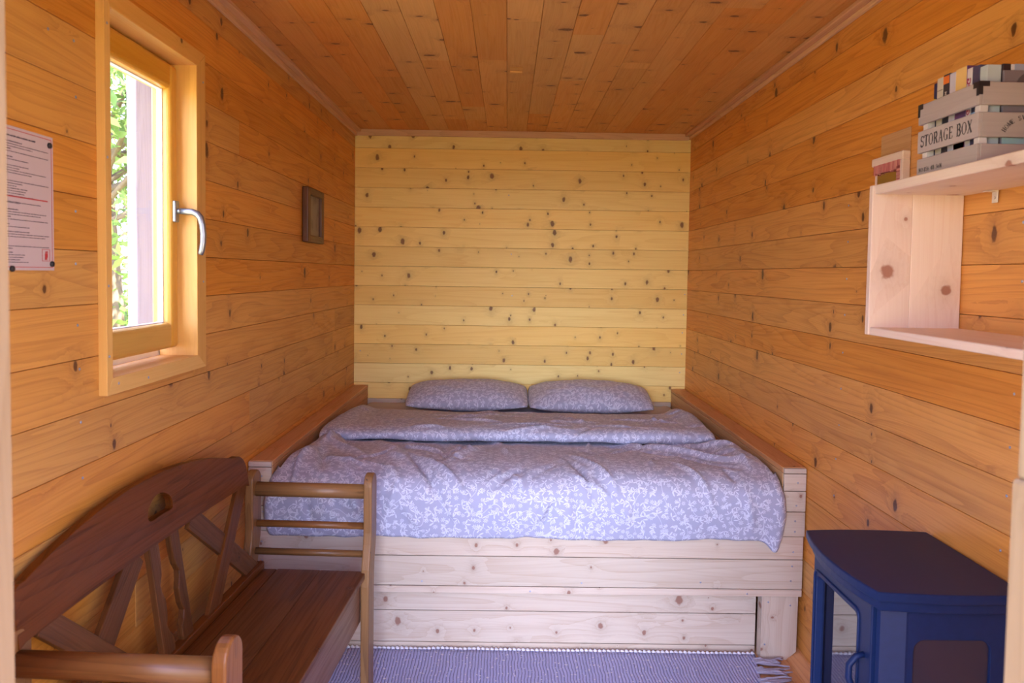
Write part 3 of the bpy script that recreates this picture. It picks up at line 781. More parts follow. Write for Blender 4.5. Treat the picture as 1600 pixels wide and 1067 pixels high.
def pillow(cx, cyy, cz, w, d, h, label, seed, tilt=.16, rz=0.0):
    nu, nv = 72, 48; me = bpy.data.meshes.new('pillow'); vs_ = []; uvs = []
    for sgn in (1, -1):
        for j in range(nv + 1):
            for i in range(nu + 1):
                a = -1 + 2 * i / nu; b = -1 + 2 * j / nv
                a = math.copysign(abs(a) ** .8, a); b = math.copysign(abs(b) ** .8, b)
                th = max(0, (1 - abs(a) ** 2.6)) ** .55 * max(0, (1 - abs(b) ** 2.4)) ** .6
                x = a * w / 2 * (1 - .05 * (1 - b * b) * 0 - .035 * (abs(b) ** 4)); y = b * d / 2 * (1 - .05 * abs(a) ** 4)
                z = sgn * th * h / 2 * (1.0 if sgn > 0 else .75)
                z += th * (.012 * mnoise.noise(Vector((x * 5 + seed, y * 6, sgn))) + .006 * mnoise.noise(Vector((x * 14, y * 16 + seed, sgn))))
                vs_.append((x, y, z)); uvs.append((x + seed * .37, y + seed + (0 if sgn > 0 else .9)))
    N = (nu + 1) * (nv + 1); fc = []
    for k, sgn in enumerate((1, -1)):
        for j in range(nv):
            for i in range(nu):
                q = [k * N + j * (nu + 1) + i, k * N + j * (nu + 1) + i + 1, k * N + (j + 1) * (nu + 1) + i + 1, k * N + (j + 1) * (nu + 1) + i]
                fc.append(q if sgn > 0 else q[::-1])
    me.from_pydata(vs_, [], fc); me.materials.append(M['floral'])
    uvl = me.uv_layers.new(name='UVMap')
    for l in me.loops: uvl.data[l.index].uv = uvs[l.vertex_index]
    bm = bmesh.new(); bm.from_mesh(me); bmesh.ops.remove_doubles(bm, verts=bm.verts, dist=.0006); bm.to_mesh(me); bm.free()
    for p in me.polygons: p.use_smooth = True
    o = bpy.data.objects.new('pillow', me); COL.objects.link(o)
    o.matrix_world = Matrix.Translation((cx, cyy, cz)) @ Matrix.Rotation(rz, 4, 'Z') @ Matrix.Rotation(tilt, 4, 'X')
    tag(o, label, 'pillow', 'floral pillows at the head of the bed')
pillow(-.235, 4.80, .758, .755, .44, .175, 'grey floral pillow at the head of the bed, nearer the window wall', 1.3, rz=.01)
pillow(.525, 4.78, .760, .765, .45, .18, 'grey floral pillow at the head of the bed, nearer the shelf wall', 6.1, rz=-.02)

# ------------------------------------------------------------------ rug
def rug():
    t = empty('woven_rug', (.2, 2.0, 0), label='pale lavender-grey woven rug with stitched edge and tassels on the floor before the bed', cat='rug')
    NX, NY = 130, 70; vs_ = []; uv = []
    for j in range(NY + 1):
        for i in range(NX + 1):
            u = i / NX; v = j / NY
            y = 1.05 + v * 1.972 + (.018 * (1 - u))
            x = lerp(-.70, max(.80, 1.028 - .21 * (3.05 - y)), u)
            y += v ** 8 * (.008 * mnoise.noise(Vector((x * 4, 7, 0))) + .004 * mnoise.noise(Vector((x * 14, 3, 0))))
            z = .009 + .002 * mnoise.noise(Vector((x * 3, y * 3, 1)))
            vs_.append((x, y, z)); uv.append((x, y))
    vv = list(vs_)
    me = bpy.data.meshes.new('weave')
    me.from_pydata(vs_, [], [(j * (NX + 1) + i, j * (NX + 1) + i + 1, (j + 1) * (NX + 1) + i + 1, (j + 1) * (NX + 1) + i) for j in range(NY) for i in range(NX)])
    uvl = me.uv_layers.new(name='UVMap')
    for l in me.loops: uvl.data[l.index].uv = uv[l.vertex_index]
    for p in me.polygons: p.use_smooth = True
    me.materials.append(M['rug'])
    o = bpy.data.objects.new('weave', me); COL.objects.link(o); keep(o, t)
    so = o.modifiers.new('thick', 'SOLIDIFY'); so.thickness = .007; so.offset = -1
    # white whip stitches along the far edge
    mb = MB(); row = [Vector(vs_[NY * (NX + 1) + i]) for i in range(NX + 1)]
    path = []
    rr = random.Random(2)
    n = 95
    for k in range(n):
        f0 = k / n * NX; i0 = int(f0); p = row[i0].lerp(row[min(i0 + 1, NX)], f0 - i0)
        q = row[min(i0 + 1, NX)]
        d = Vector((.0165, 0, 0)); h = .005 + rr.uniform(-.0015, .002)
        mb.tube([p + Vector((0, .001, .001)), p + d * .3 + Vector((0, .002, .004)), p + d * .9 + Vector((0, .001, .001))], [.0035, h + .001, .0035], 6)
    o = mb.build('edge_stitching', M['yarn_white'], None, True); keep(o, t)
    o['label'] = 'white stitched edge'
    # tassels at the right-hand end
    yy = 2.965; k = 0
    while yy > 2.25:
        mb = MB(); xx = 1.028 - .21 * (3.05 - yy)
        for q in range(9):
            a = rr.uniform(-.45, .25); ln = rr.uniform(.07, .125); y0 = yy + rr.uniform(-.022, .022)
            pts = [(xx - .01, y0, .010)]
            for w in range(1, 6):
                f = w / 5; pts.append((xx + ln * f, y0 + math.sin(a) * ln * f + rr.uniform(-.006, .006), .012 + rr.uniform(-.003, .006)))
            mb.tube(pts, [.0045, .005, .0045, .0042, .004, .0028], 6)
        o = mb.build('tassel', M['yarn'], None, True); keep(o, t)
        yy -= .075
    mb = MB()
rug()

# ------------------------------------------------------------------ bench
BA = math.radians(2.7)
bench = empty('storage_bench', (-.954, 2.108, 0), 0, label='dark brown wooden storage bench with crossed-plank back and open slatted arms along the left wall', cat='bench')
# local frame: +X = out from the wall (depth v), +Y = along the bench (u); rotated by -BA about Z
bench.rotation_euler = (0, 0, -BA)
def rec(z): return .075 * (.97 - z) / .52 - .012       # back leans towards the wall at its top
def back_mat(z=None):
    # maps local (u, z', w) -> bench local (v, u, z) with shear for the recline
    k = -.075 / .52
    return Matrix(((0, k, 1, rec(0)), (1, 0, 0, 0), (0, 1, 0, 0), (0, 0, 0, 1)))
# crest rail with bean shaped hand hole
out = []
for i in range(41):
    u = -.60 + 1.20 * i / 40
    out.append((u, .962 - .118 * ((u + .05) / .66) ** 2))
r_ = .045
top = [p for p in out if -.580 < p[0] < .50]
pts = top[:]
zr = top[-1][1]; zl = top[0][1]
for a in range(1, 8): pts.append((.50 + .078 * math.sin(a / 7 * PI / 2), zr - .066 + .066 * math.cos(a / 7 * PI / 2)))
pts.append((.577, .765))
for i in range(21):
    u = .560 - 1.15 * i / 20; pts.append((u, .772 + .012 * (1 - (u / .6) ** 2)))
pts.append((-.612, .765))
for a in range(7, 0, -1): pts.append((-.580 - .032 * math.sin(a / 7 * PI / 2), zl - .036 + .036 * math.cos(a / 7 * PI / 2)))
hole = []
for i in range(28):
    a = 2 * PI * i / 28; hx = .068 * math.cos(a); hz = .029 * math.copysign(abs(math.sin(a)) ** .75, math.sin(a))
    hz += .016 * (1 - (hx / .068) ** 2) - .008       # arched (kidney) shape
    hole.append((-.02 + hx, .872 + hz))
mb = MB(); mb.prism(pts, .022, axis=0, bev=.004, holes=(hole,), mat=back_mat(), tone=.55)
mb.build('crest_rail', M['bench'], bench)
def plank(p0, p1, w, off, name, mat='bench', th=.014):
    d = Vector((p1[0] - p0[0], p1[1] - p0[1])); L = d.length; n = Vector((-d.y, d.x)) / L * (w / 2)
    a, b = Vector(p0), Vector(p1)
    mb = MB(); ang = math.atan2(d.y, d.x); 
    mloc = back_mat() @ Matrix.Translation((a.x, a.y, off)) @ Matrix.Rotation(ang, 4, 'Z')
    mb.prism([(0, -w / 2), (L, -w / 2), (L, w / 2), (0, w / 2)], th, axis=0, bev=.002, mat=mloc)
    return mb.build(name, M[mat], bench)
for sg in (1, -1):
    plank((sg * .15, .79), (sg * .565, .455), .072, -.003, 'cross_brace')
    plank((sg * .535, .79), (sg * .165, .455), .062, .003, 'cross_brace', 'bench_arm' if False else 'bench')
# two wavy centre splats
for sg, uc in ((1, -.075), (-1, .035)):
    inner = [(.022, .80), (.022, .74), (.016, .70), (.002, .675), (.006, .655), (.018, .63), (.016, .59), (.006, .565), (.016, .545), (.030, .53), (.032, .50), (.022, .455)]
    outer = [(-.026, .455), (-.028, .55), (-.026, .65), (-.026, .80)]
    pp = [(uc + sg * a, b) for a, b in inner + outer]
    mb = MB(); mb.prism(pp, .018, axis=1, bev=.0025, mat=back_mat()); mb.build('back_splat', M['bench'], bench)
mb = MB(); mb.box(.045, .075, -.60, .60, .44, .49, axis=1, bev=.004, seg=2); mb.build('lower_back_rail', M['bench'], bench)
# seat: hinged lid with a fixed back strip
mb = MB(); mb.box(.078, .125, -.557, .585, .447, .468, axis=1, bev=.003, seg=2); mb.build('seat_strip', M['bench'], bench)
mb = MB()
mb.box(.128, .280, -.557, .585, .447, .469, axis=1, bev=.002, seg=2, tone=.5); mb.box(.2805, .444, -.557, .585, .447, .469, axis=1, bev=.003, seg=2, tone=.6)
lid = mb.build('seat_lid', M['bench'], bench)
mb = MB(); mb.box(.408, .427, -.550, .578, .290, .446, axis=1, bev=.002); fp = mb.build('front_panel', M['bench_front'], bench)
mb = MB(); mb.box(.05, .068, -.550, .578, .290, .446, axis=1, bev=.002); mb.build('rear_panel', M['bench'], bench)
for sg in (1, -1):
    mb = MB(); y0, y1 = sorted((sg * .557 + (.028 if sg < 0 else 0), sg * .575 + (.028 if sg < 0 else 0))); mb.box(.069, .407, y0, y1, .290, .446, axis=0, bev=.002); mb.build('side_panel', M['bench'], bench)
mb = MB(); mb.box(.069, .407, -.528, .556, .292, .302, axis=1, bev=.001); mb.build('box_bottom', M['bench'], bench)
# arms
def post(v0, v1, sg, name):
    """post: plank with a rounded top that flares outwards above the seat"""
    cen = []; 
    zz = [.0125 if 'front' in name else 0, .15, .30, .42, .48, .52, .56, .60, .64, .70, .765]
    for z in zz:
        f = min(1, max(0, (z - .44) / .16)); f = f * f * (3 - 2 * f)
        cen.append((sg * (.602 + .036 * f) + (.028 if sg < 0 else 0), z))
    w = .042
    R = [(c + w, z) for c, z in cen]; Lf = [(c - w, z) for c, z in cen]
    cx, cz = cen[-1]
    arc = [(cx + w * math.cos(a), cz + .042 * math.sin(a)) for a in [PI * k / 14 for k in range(1, 14)]]
    pp = R + arc + Lf[::-1]
    mb = MB(); mt = Matrix(((0, 0, 1, (v0 + v1) / 2), (1, 0, 0, 0), (0, 1, 0, 0), (0, 0, 0, 1)))
    mb.prism(pp, v1 - v0, axis=1, bev=.005, seg=3, mat=mt)
    return mb.build(name, M['bench_arm'], bench)
for sg in (1, -1):
    post(.430, .460, sg, 'front_leg'); post(-.006 if sg < 0 else .004, .024 if sg < 0 else .034, sg, 'rear_leg')
    nb = .028 if sg < 0 else 0; yt = sg * .638 + nb
    mb = MB(); mb.tube([(.020, yt, .738), (.432, yt, .738)], .026, 18); mb.build('arm_rail', M['bench_arm'], bench)
    mb = MB(); mb.tube([(.020, yt, .613), (.432, yt, .613)], .0125, 14); mb.build('arm_spindle', M['bench_arm'], bench)
    mb = MB(); mb.tube([(.020, sg * .624 + nb, .516), (.432, sg * .624 + nb, .516)], .0125, 14); mb.build('arm_spindle', M['bench_arm'], bench)

# ------------------------------------------------------------------ stove
st = empty('stove', (1.02, 1.91, 0), label='small black stove with glass front standing against the right wall', cat='stove')
def spart(mb, name, mat, smooth=False, parent=None):
    o = mb.build(name, mat, None, smooth)
    if parent is None: keep(o, st)
    else: o.parent = parent; o.location = (0, 0, 0)
    return o
def topview(pts, z0, z1, bev, axis=1, holes=()):
    mb = MB(); mb.prism(pts, z1 - z0, axis=axis, bev=bev, seg=3, mat=Matrix.Translation((0, 0, (z0 + z1) / 2)), holes=holes); return mb
def bulge(a, b, h, n=12, nrm=None):
    a, b = Vector(a), Vector(b); d = b - a; nn = Vector((-d.y, d.x)).normalized()
    if nrm is not None and nn.dot(Vector(nrm)) < 0: nn = -nn
    return [tuple(a + d * (k / n) + nn * h * (1 - (2 * k / n - 1) ** 2)) for k in range(n)]
A_, B_, C_, D_ = (.850, 2.120), (.848, 1.697), (1.186, 1.690), (1.186, 2.115)
slab = bulge(A_, B_, .030, nrm=(-1, 0)) + bulge(B_, C_, .012, nrm=(0, -1)) + bulge(C_, D_, .001, 2, nrm=(1, 0)) + bulge(D_, A_, .012, nrm=(0, 1))
spart(topview(slab, .797, .820, .004), 'top_plate', M['stove'])
spart(topview([(x_ + (.012 if x_ < 1.1 else 0), 1.907 + (y_ - 1.907) * .95) for x_, y_ in slab], .772, .798, .003), 'top_frieze', M['stove'])
body = [(.878, 2.10), (.878, 1.755), (.885, 1.738), (.925, 1.712), (1.175, 1.712), (1.175, 2.10)]
# body as hollow shell: four walls, leaving the firebox open behind the door glass
mb = MB(); mb.box(.880, 1.175, 2.085, 2.10, .10, .775, bev=.002); mb.box(1.160, 1.175, 1.73, 2.085, .10, .775, bev=.002)
mb.box(.90, 1.16, 1.73, 2.085, .10, .115, bev=.001)
spart(mb, 'body_shell', M['stove'])
# near side panel with rounded rectangular side window
def rrect(x0, x1, z0, z1, r, n=6):
    pts_ = []
    for cx_, cz_, a0 in ((x1 - r, z1 - r, 0), (x0 + r, z1 - r, 90), (x0 + r, z0 + r, 180), (x1 - r, z0 + r, 270)):
        for k in range(n + 1):
            a = math.radians(a0 + 90 * k / n); pts_.append((cx_ + r * math.cos(a), cz_ + r * math.sin(a)))
    return pts_
hole_ = rrect(.942, 1.118, .30, .700, .022)
hole_ = [(a, b + (.006 * (1 - ((a - 1.03) / .088) ** 2) if b > .6 else 0)) for a, b in hole_]
mb = MB(); mb.prism([(.925, .10), (1.175, .10), (1.175, .775), (.925, .775)], .012, axis=1, bev=.002, holes=(hole_,), mat=Matrix.Translation((0, 1.718, 0)) @ Matrix.Rotation(PI / 2, 4, 'X'))
spart(mb, 'side_panel', M['stove'])
mb = MB(); mb.box(.935, 1.125, 1.719, 1.722, .29, .712, bev=0); o = spart(mb, 'side_glass', M['side_glass']); o['label'] = 'dark glass side pane'
# chamfered corner pillar
spart(topview([(.872, 1.748), (.876, 1.738), (.922, 1.711), (.928, 1.712), (.928, 1.728), (.882, 1.755)], .10, .773, .0015), 'corner_pillar', M['stove'])
# door frame with arched opening
op = rrect(1.835, 2.080, .16, .706, .016)
op = [(a, b + (.010 * (1 - ((a - 1.9575) / .1225) ** 2) if b > .6 else 0)) for a, b in op]
MX = Matrix(((0, 0, 1, 0), (1, 0, 0, 0), (0, 1, 0, 0), (0, 0, 0, 1)))
mb = MB(); mb.prism([(1.762, .10), (2.100, .10), (2.100, .772), (1.762, .772)], .022, axis=1, bev=.003, holes=(op,), mat=Matrix.Translation((.878, 0, 0)) @ MX)
dr = spart(mb, 'door', M['stove'])
# raised bead around the opening
mb = MB(); bead = rrect(1.824, 2.090, .148, .722, .02); mb.tube([(.866, a, b) for a, b in bead] + [(.866, *bead[0])], .0035, 6, caps=False); spart(mb, 'door_bead', M['stove'], True, dr)
mb = MB(); mb.box(.892, .896, 1.828, 2.088, .15, .722, bev=0); o = spart(mb, 'door_glass', M['stove_glass'], False, dr); o['label'] = 'dark reflective door glass'
mb = MB(); mb.tube([(.868, 1.795, .628), (.850, 1.797, .622), (.835, 1.800, .600), (.834, 1.800, .570), (.845, 1.797, .540), (.856, 1.793, .512), (.853, 1.79, .478), (.84, 1.788, .455)],
                   [.008, .009, .010, .0105, .010, .009, .008, .006], 12, flat=.8); o = spart(mb, 'door_handle', M['stove'], True, dr)
for x_, y_ in ((.90, 1.75), (.90, 2.08), (1.15, 1.75), (1.15, 2.08)):
    mb = MB(); mb.tube([(x_, y_, 0), (x_, y_, .012), (x_, y_, .10)], [.018, .018, .012], 12); spart(mb, 'leg', M['stove'])

# ------------------------------------------------------------------ shelf unit
sh = empty('wall_shelf', (1.075, 1.6, 1.379), label='pale pine open box shelf fixed high on the right wall beside the doorway', cat='shelf')
def hpart(mb, name, mat=None):
    o = mb.build(name, mat or M['shelf']); keep(o, sh); return o
mb = MB(); mb.box(.955, XR - .002, 1.14, 2.004, 1.746, 1.770, axis=1, bev=.002); hpart(mb, 'top_board')
mb = MB(); mb.box(.955, XR - .002, 1.14, 2.010, 1.379, 1.399, axis=1, bev=.002); hpart(mb, 'bottom_board')
mb = MB(); mb.box(.952, 1.058, 2.0105, 2.030, 1.379, 1.770, axis=2, bev=.0015); mb.box(1.0585, XR - .002, 2.0105, 2.030, 1.379, 1.770, axis=2, bev=.0015); hpart(mb, 'side_board')
mb = MB(); mb.box(.955, XR - .002, 1.12, 1.139, 1.379, 1.770, axis=2, bev=.0015); hpart(mb, 'side_board')
mb = MB(); mb.box(XR - .006, XR - .003, 1.868, 1.890, 1.716, 1.746, bev=.001); mb.box(XR - .030, XR - .003, 1.868, 1.890, 1.7425, 1.7455, bev=.001)
mb.tube([(XR - .006, 1.879, 1.728), (XR - .009, 1.879, 1.728)], .004, 10); o = hpart(mb, 'corner_bracket', M['plastic'])

# mirror, and a thin slab drawing a paler rectangle of wall, beyond the shelf
mr = empty('wall_mirror', (1.18, 2.42, 1.62), label='small mirror in chipped pink and raw wood frame behind the shelf end', cat='mirror')
def mpart(mb, name, mat):
    o = mb.build(name, mat); keep(o, mr); return o
mb = MB(); mb.box(1.168, 1.192, 2.288, 2.482, 1.884, 1.909, axis=1, bev=.002); mb.box(1.168, 1.192, 2.288, 2.303, 1.625, 1.884, axis=2, bev=.002)
mb.box(1.168, 1.192, 2.303, 2.468, 1.615, 1.640, axis=1, bev=.002); mb.box(1.180, 1.192, 2.469, 2.482, 1.625, 1.884, axis=2, bev=.001)
mpart(mb, 'frame', M['shelf'])
mb = MB(); rr = random.Random(9); y_ = 2.304
while y_ < 2.465:
    w_ = rr.uniform(.006, .011); mb.box(1.1685, 1.178, y_, y_ + w_ * .92, 1.860 - rr.uniform(0, .005), 1.885 + rr.uniform(0, .004), axis=2, bev=.001); y_ += w_
z_ = 1.640
while z_ < 1.86:
    w_ = rr.uniform(.008, .014)
    mb.box(1.1685, 1.178, 2.303, 2.325, z_, z_ + w_ * .92, axis=1, bev=.001); z_ += w_
o = mpart(mb, 'chipped_border', M['pink_frame']); o['label'] = 'flaking pink painted border'
mb = MB(); mb.box(1.180, 1.184, 2.325, 2.466, 1.640, 1.862, bev=0); mpart(mb, 'mirror_glass', M['mirror'])
mb = MB(); mb.box(1.1905, 1.1935, 2.291, 2.470, 1.9105, 1.980, axis=1, bev=.0008)
o = mb.build('pale_wall_patch', M['rail']); tag(o, 'paler brown rectangle of the wall just above the small mirror', 'panel')

# ------------------------------------------------------------------ crate
CX0, CX1, CY0, CY1, CZ = .980, 1.176, 1.616, 1.852, 1.771
cr = empty('storage_crate', ((CX0 + CX1) / 2, (CY0 + CY1) / 2, CZ), label='grey-washed slatted wooden crate lettered STORAGE BOX standing on the wall shelf', cat='crate')
def cpart(mb, name, mat, smooth=False):
    o = mb.build(name, mat, None, smooth); keep(o, cr); return o
SL = ((1.7715, 1.8125), (1.8265, 1.8780), (1.8935, 1.9405))
t_ = .008
for k, (z0, z1) in enumerate(SL):
    for side in ('room', 'wall', 'near', 'far'):
        mb = MB()
        if side == 'room': mb.box(CX0, CX0 + t_, CY0, CY1, z0, z1, axis=1, bev=.001)
        if side == 'wall': mb.box(CX1 - t_, CX1, CY0, CY1, z0, z1, axis=1, bev=.001)
        if side == 'near': mb.box(CX0 + t_, CX1 - t_, CY0, CY0 + t_, z0, z1, axis=0, bev=.001)
        if side == 'far': mb.box(CX0 + t_, CX1 - t_, CY1 - t_, CY1, z0, z1, axis=0, bev=.001)
        cpart(mb, 'slat', M['crate'])
mb = MB(); mb.box(CX0 + t_, CX1 - t_, CY0 + t_, CY1 - t_, CZ + .0005, CZ + .006, axis=1, bev=0); cpart(mb, 'base_board', M['crate'])
M['crate_post'] = plain('pale_crate_post', (.66, .61, .58), .7, noise_amt=.05)
for xx in (CX0 + t_, CX1 - t_ - .018):
    for yy in (CY0 + t_, CY1 - t_ - .018):
        mb = MB(); mb.box(xx, xx + .018, yy, yy + .018, CZ + .006, 1.935, axis=2, bev=.001); cpart(mb, 'corner_post', M['crate_post'])
for (xx, sx) in ((CX0, 1), (CX1, -1)):
    for (yy, sy_) in ((CY0, 1), (CY1, -1)):
        mb = MB(); e = .0012
        def bb2(a0, a1, b0, b1, c0, c1): mb.box(min(a0, a1), max(a0, a1), min(b0, b1), max(b0, b1), c0, c1, bev=.0005)
        bb2(xx - sx * e, xx, yy - sy_ * e, yy + sy_ * .020, 1.929, 1.942); bb2(xx - sx * e, xx + sx * .022, yy - sy_ * e, yy, 1.931, 1.942)
        bb2(xx - sx * e, xx, yy - sy_ * e, yy + sy_ * .008, 1.912, 1.929); bb2(xx - sx * e, xx + sx * .008, yy - sy_ * e, yy, 1.914, 1.931)
        o = cpart(mb, 'corner_bracket', M['bracket_black']); o['label'] = 'black metal corner bracket'

# serif stroke lettering: strokes (x0,y0,x1,y1,w)
TH, TN = .15, .055
GL = {
 'S': (.62, [('a', .31, .73, .22, .22, 20, 270, TN, TH), ('a', .31, .27, .24, .24, -160, 90, TH, TN), (.53, .75, .53, .97, TN), (.08, .03, .08, .27, TN)]),
 'T': (.70, [(.35, 0, .35, 1, TH), (.02, .97, .68, .97, TN), (.03, .78, .03, .97, TN), (.67, .78, .67, .97, TN), (.22, .02, .48, .02, TN)]),
 'O': (.80, [('a', .40, .5, .33, .48, 0, 360, TN, TN), (.09, .28, .09, .72, TH * .9), (.71, .28, .71, .72, TH * .9)]),
 'R': (.76, [(.17, 0, .17, 1, TH), (.04, .02, .30, .02, TN), (.04, .97, .4, .97, TN), ('a', .38, .74, .20, .23, -90, 90, TH, TH), (.17, .50, .40, .50, TN), (.38, .5, .66, .02, TH), (.60, .02, .76, .02, TN)]),
 'A': (.80, [(.12, 0, .40, 1, TN), (.40, 1, .68, 0, TH), (.22, .34, .58, .34, TN), (.02, .02, .24, .02, TN), (.56, .02, .80, .02, TN)]),
 'G': (.80, [('a', .42, .5, .34, .48, 50, 310, TN, TN), (.10, .28, .10, .72, TH * .9), (.62, .05, .62, .42, TH), (.48, .42, .76, .42, TN), (.66, .75, .66, .95, TN)]),
 'E': (.66, [(.16, 0, .16, 1, TH), (.04, .02, .60, .02, TN), (.04, .98, .58, .98, TN), (.16, .51, .44, .51, TN), (.44, .42, .44, .60, TN), (.60, .02, .60, .22, TN), (.57, .8, .57, .98, TN)]),
 'B': (.72, [(.17, 0, .17, 1, TH), (.04, .02, .42, .02, TN), (.04, .98, .40, .98, TN), ('a', .38, .75, .19, .22, -90, 90, TH, TH), ('a', .40, .27, .23, .25, -90, 90, TH, TH), (.17, .52, .40, .52, TN)]),
 'X': (.76, [(.12, .98, .64, .02, TH), (.64, .98, .12, .02, TN), (.02, .02, .24, .02, TN), (.50, .02, .76, .02, TN), (.02, .98, .26, .98, TN), (.52, .98, .74, .98, TN)]),
 'H': (.82, [(.18, 0, .18, 1, TH), (.64, 0, .64, 1, TH), (.18, .5, .64, .5, TN), (.06, .02, .30, .02, TN), (.52, .02, .76, .02, TN), (.06, .98, .30, .98, TN), (.52, .98, .76, .98, TN)]),
 'M': (.96, [(.14, 0, .14, 1, TN), (.14, 1, .46, .05, TH), (.46, .05, .78, 1, TN), (.80, 0, .80, 1, TH), (.02, .02, .26, .02, TN), (.68, .02, .92, .02, TN), (.02, .98, .2, .98, TN), (.74, .98, .92, .98, TN)]),
 'W': (1.0, [(.10, 1, .30, 0, TH), (.30, 0, .48, .9, TN), (.48, .9, .68, 0, TH), (.68, 0, .88, 1, TN), (.0, .98, .22, .98, TN), (.78, .98, .98, .98, TN)]),
 'N': (.82, [(.14, 0, .14, 1, TN), (.14, 1, .66, 0, TH), (.66, 0, .66, 1, TN), (.02, .02, .26, .02, TN), (.02, .98, .2, .98, TN), (.54, .98, .78, .98, TN)]),
 '8': (.60, [('a', .30, .75, .19, .22, 0, 360, .1, .1), ('a', .30, .27, .23, .25, 0, 360, .1, .1)]),
 '5': (.60, [(.14, .5, .14, .98, TN), (.12, .95, .52, .95, TH * .8), ('a', .26, .30, .25, .28, -150, 100, .1, .1)]),
 '6': (.60, [('a', .30, .28, .22, .26, 0, 360, .1, .1), ('a', .42, .42, .34, .52, 110, 185, .1, .1)]),
 '4': (.60, [(.42, 0, .42, 1, TH), (.42, 1, .04, .32, TN), (.04, .30, .58, .30, TN)]),
 '.': (.26, [(.09, .06, .19, .06, .12)]), ' ': (.42, [])}
def glyph(mb, ch, M4, h, thick=.0006):
    """draws one letter, height h, through matrix M4 (letter plane XY, +Z out)"""
    for st_ in GL[ch][1]:
        if st_[0] == 'a':
            _, cx_, cy_, rx, ry, a0, a1, w0, w1 = st_; n = 14
            pl = [(cx_ + rx * math.cos(math.radians(a0 + (a1 - a0) * k / n)), cy_ + ry * math.sin(math.radians(a0 + (a1 - a0) * k / n))) for k in range(n + 1)]
            ws = [w0 + (w1 - w0) * k / n for k in range(n + 1)]
        else:
            pl = [(st_[0], st_[1]), (st_[2], st_[3])]; ws = [st_[4]] * 2
        prev = None; V_ = []
        for i, p in enumerate(pl):
            a = Vector(pl[max(i - 1, 0)]); b = Vector(pl[min(i + 1, len(pl) - 1)]); d = (b - a).normalized(); n_ = Vector((-d.y, d.x)) * ws[i] / 2
            V_.append([mb.bm.verts.new(M4 @ Vector(((p[0] + s_ * n_.x) * h, (p[1] + s_ * n_.y) * h, zz))) for s_ in (1, -1) for zz in (0, thick)])
        for i in range(len(V_) - 1):
            A4, B4 = V_[i], V_[i + 1]
            mb.bm.faces.new((A4[1], A4[3], B4[3], B4[1])); mb.bm.faces.new((A4[0], A4[1], B4[1], B4[0])); mb.bm.faces.new((A4[3], A4[2], B4[2], B4[3]))
def text_line(mb, txt, M4, h, xs=1.0, gap=.10, length=None):
    tot = sum(GL[c][0] + gap for c in txt) * h * xs
    if length: xs *= length / tot
    x = 0
    for c in txt:
        glyph(mb, c, M4 @ Matrix.Translation((x, 0, 0)) @ Matrix.Scale(xs, 4, (1, 0, 0)), h); x += (GL[c][0] + gap) * h * xs
# letter planes: room side (reads from far to near: +x_text = -Y), outward = -X
def side_plane(y, z): return Matrix(((0, 0, -1, CX0), (-1, 0, 0, y), (0, 1, 0, z), (0, 0, 0, 1)))
mb = MB(); text_line(mb, 'STORAGE BOX', side_plane(1.838, 1.8395), .0265, length=.205); cpart(mb, 'lettering', M['letter'])
mb = MB(); text_line(mb, 'NO.856 4B 56N', side_plane(1.842, 1.781), .0095, length=.098); cpart(mb, 'lettering', M['letter'])
mb = MB(); txt = 'HOME SWEET HOME'; cx_, cz_, rad = (CX0 + CX1) / 2 + .006, 1.812, .052
for k, c in enumerate(txt):
    a = math.radians(150 - 120 * k / (len(txt) - 1))
    M4 = Matrix(((1, 0, 0, cx_ + rad * math.cos(a)), (0, 0, -1, CY0), (0, 1, 0, cz_ + rad * math.sin(a)), (0, 0, 0, 1))) @ Matrix.Rotation(a - PI / 2, 4, 'Z')
    glyph(mb, c, M4 @ Matrix.Translation((-.3 * .0095, 0, 0)), .0095)
cpart(mb, 'lettering', M['letter'])

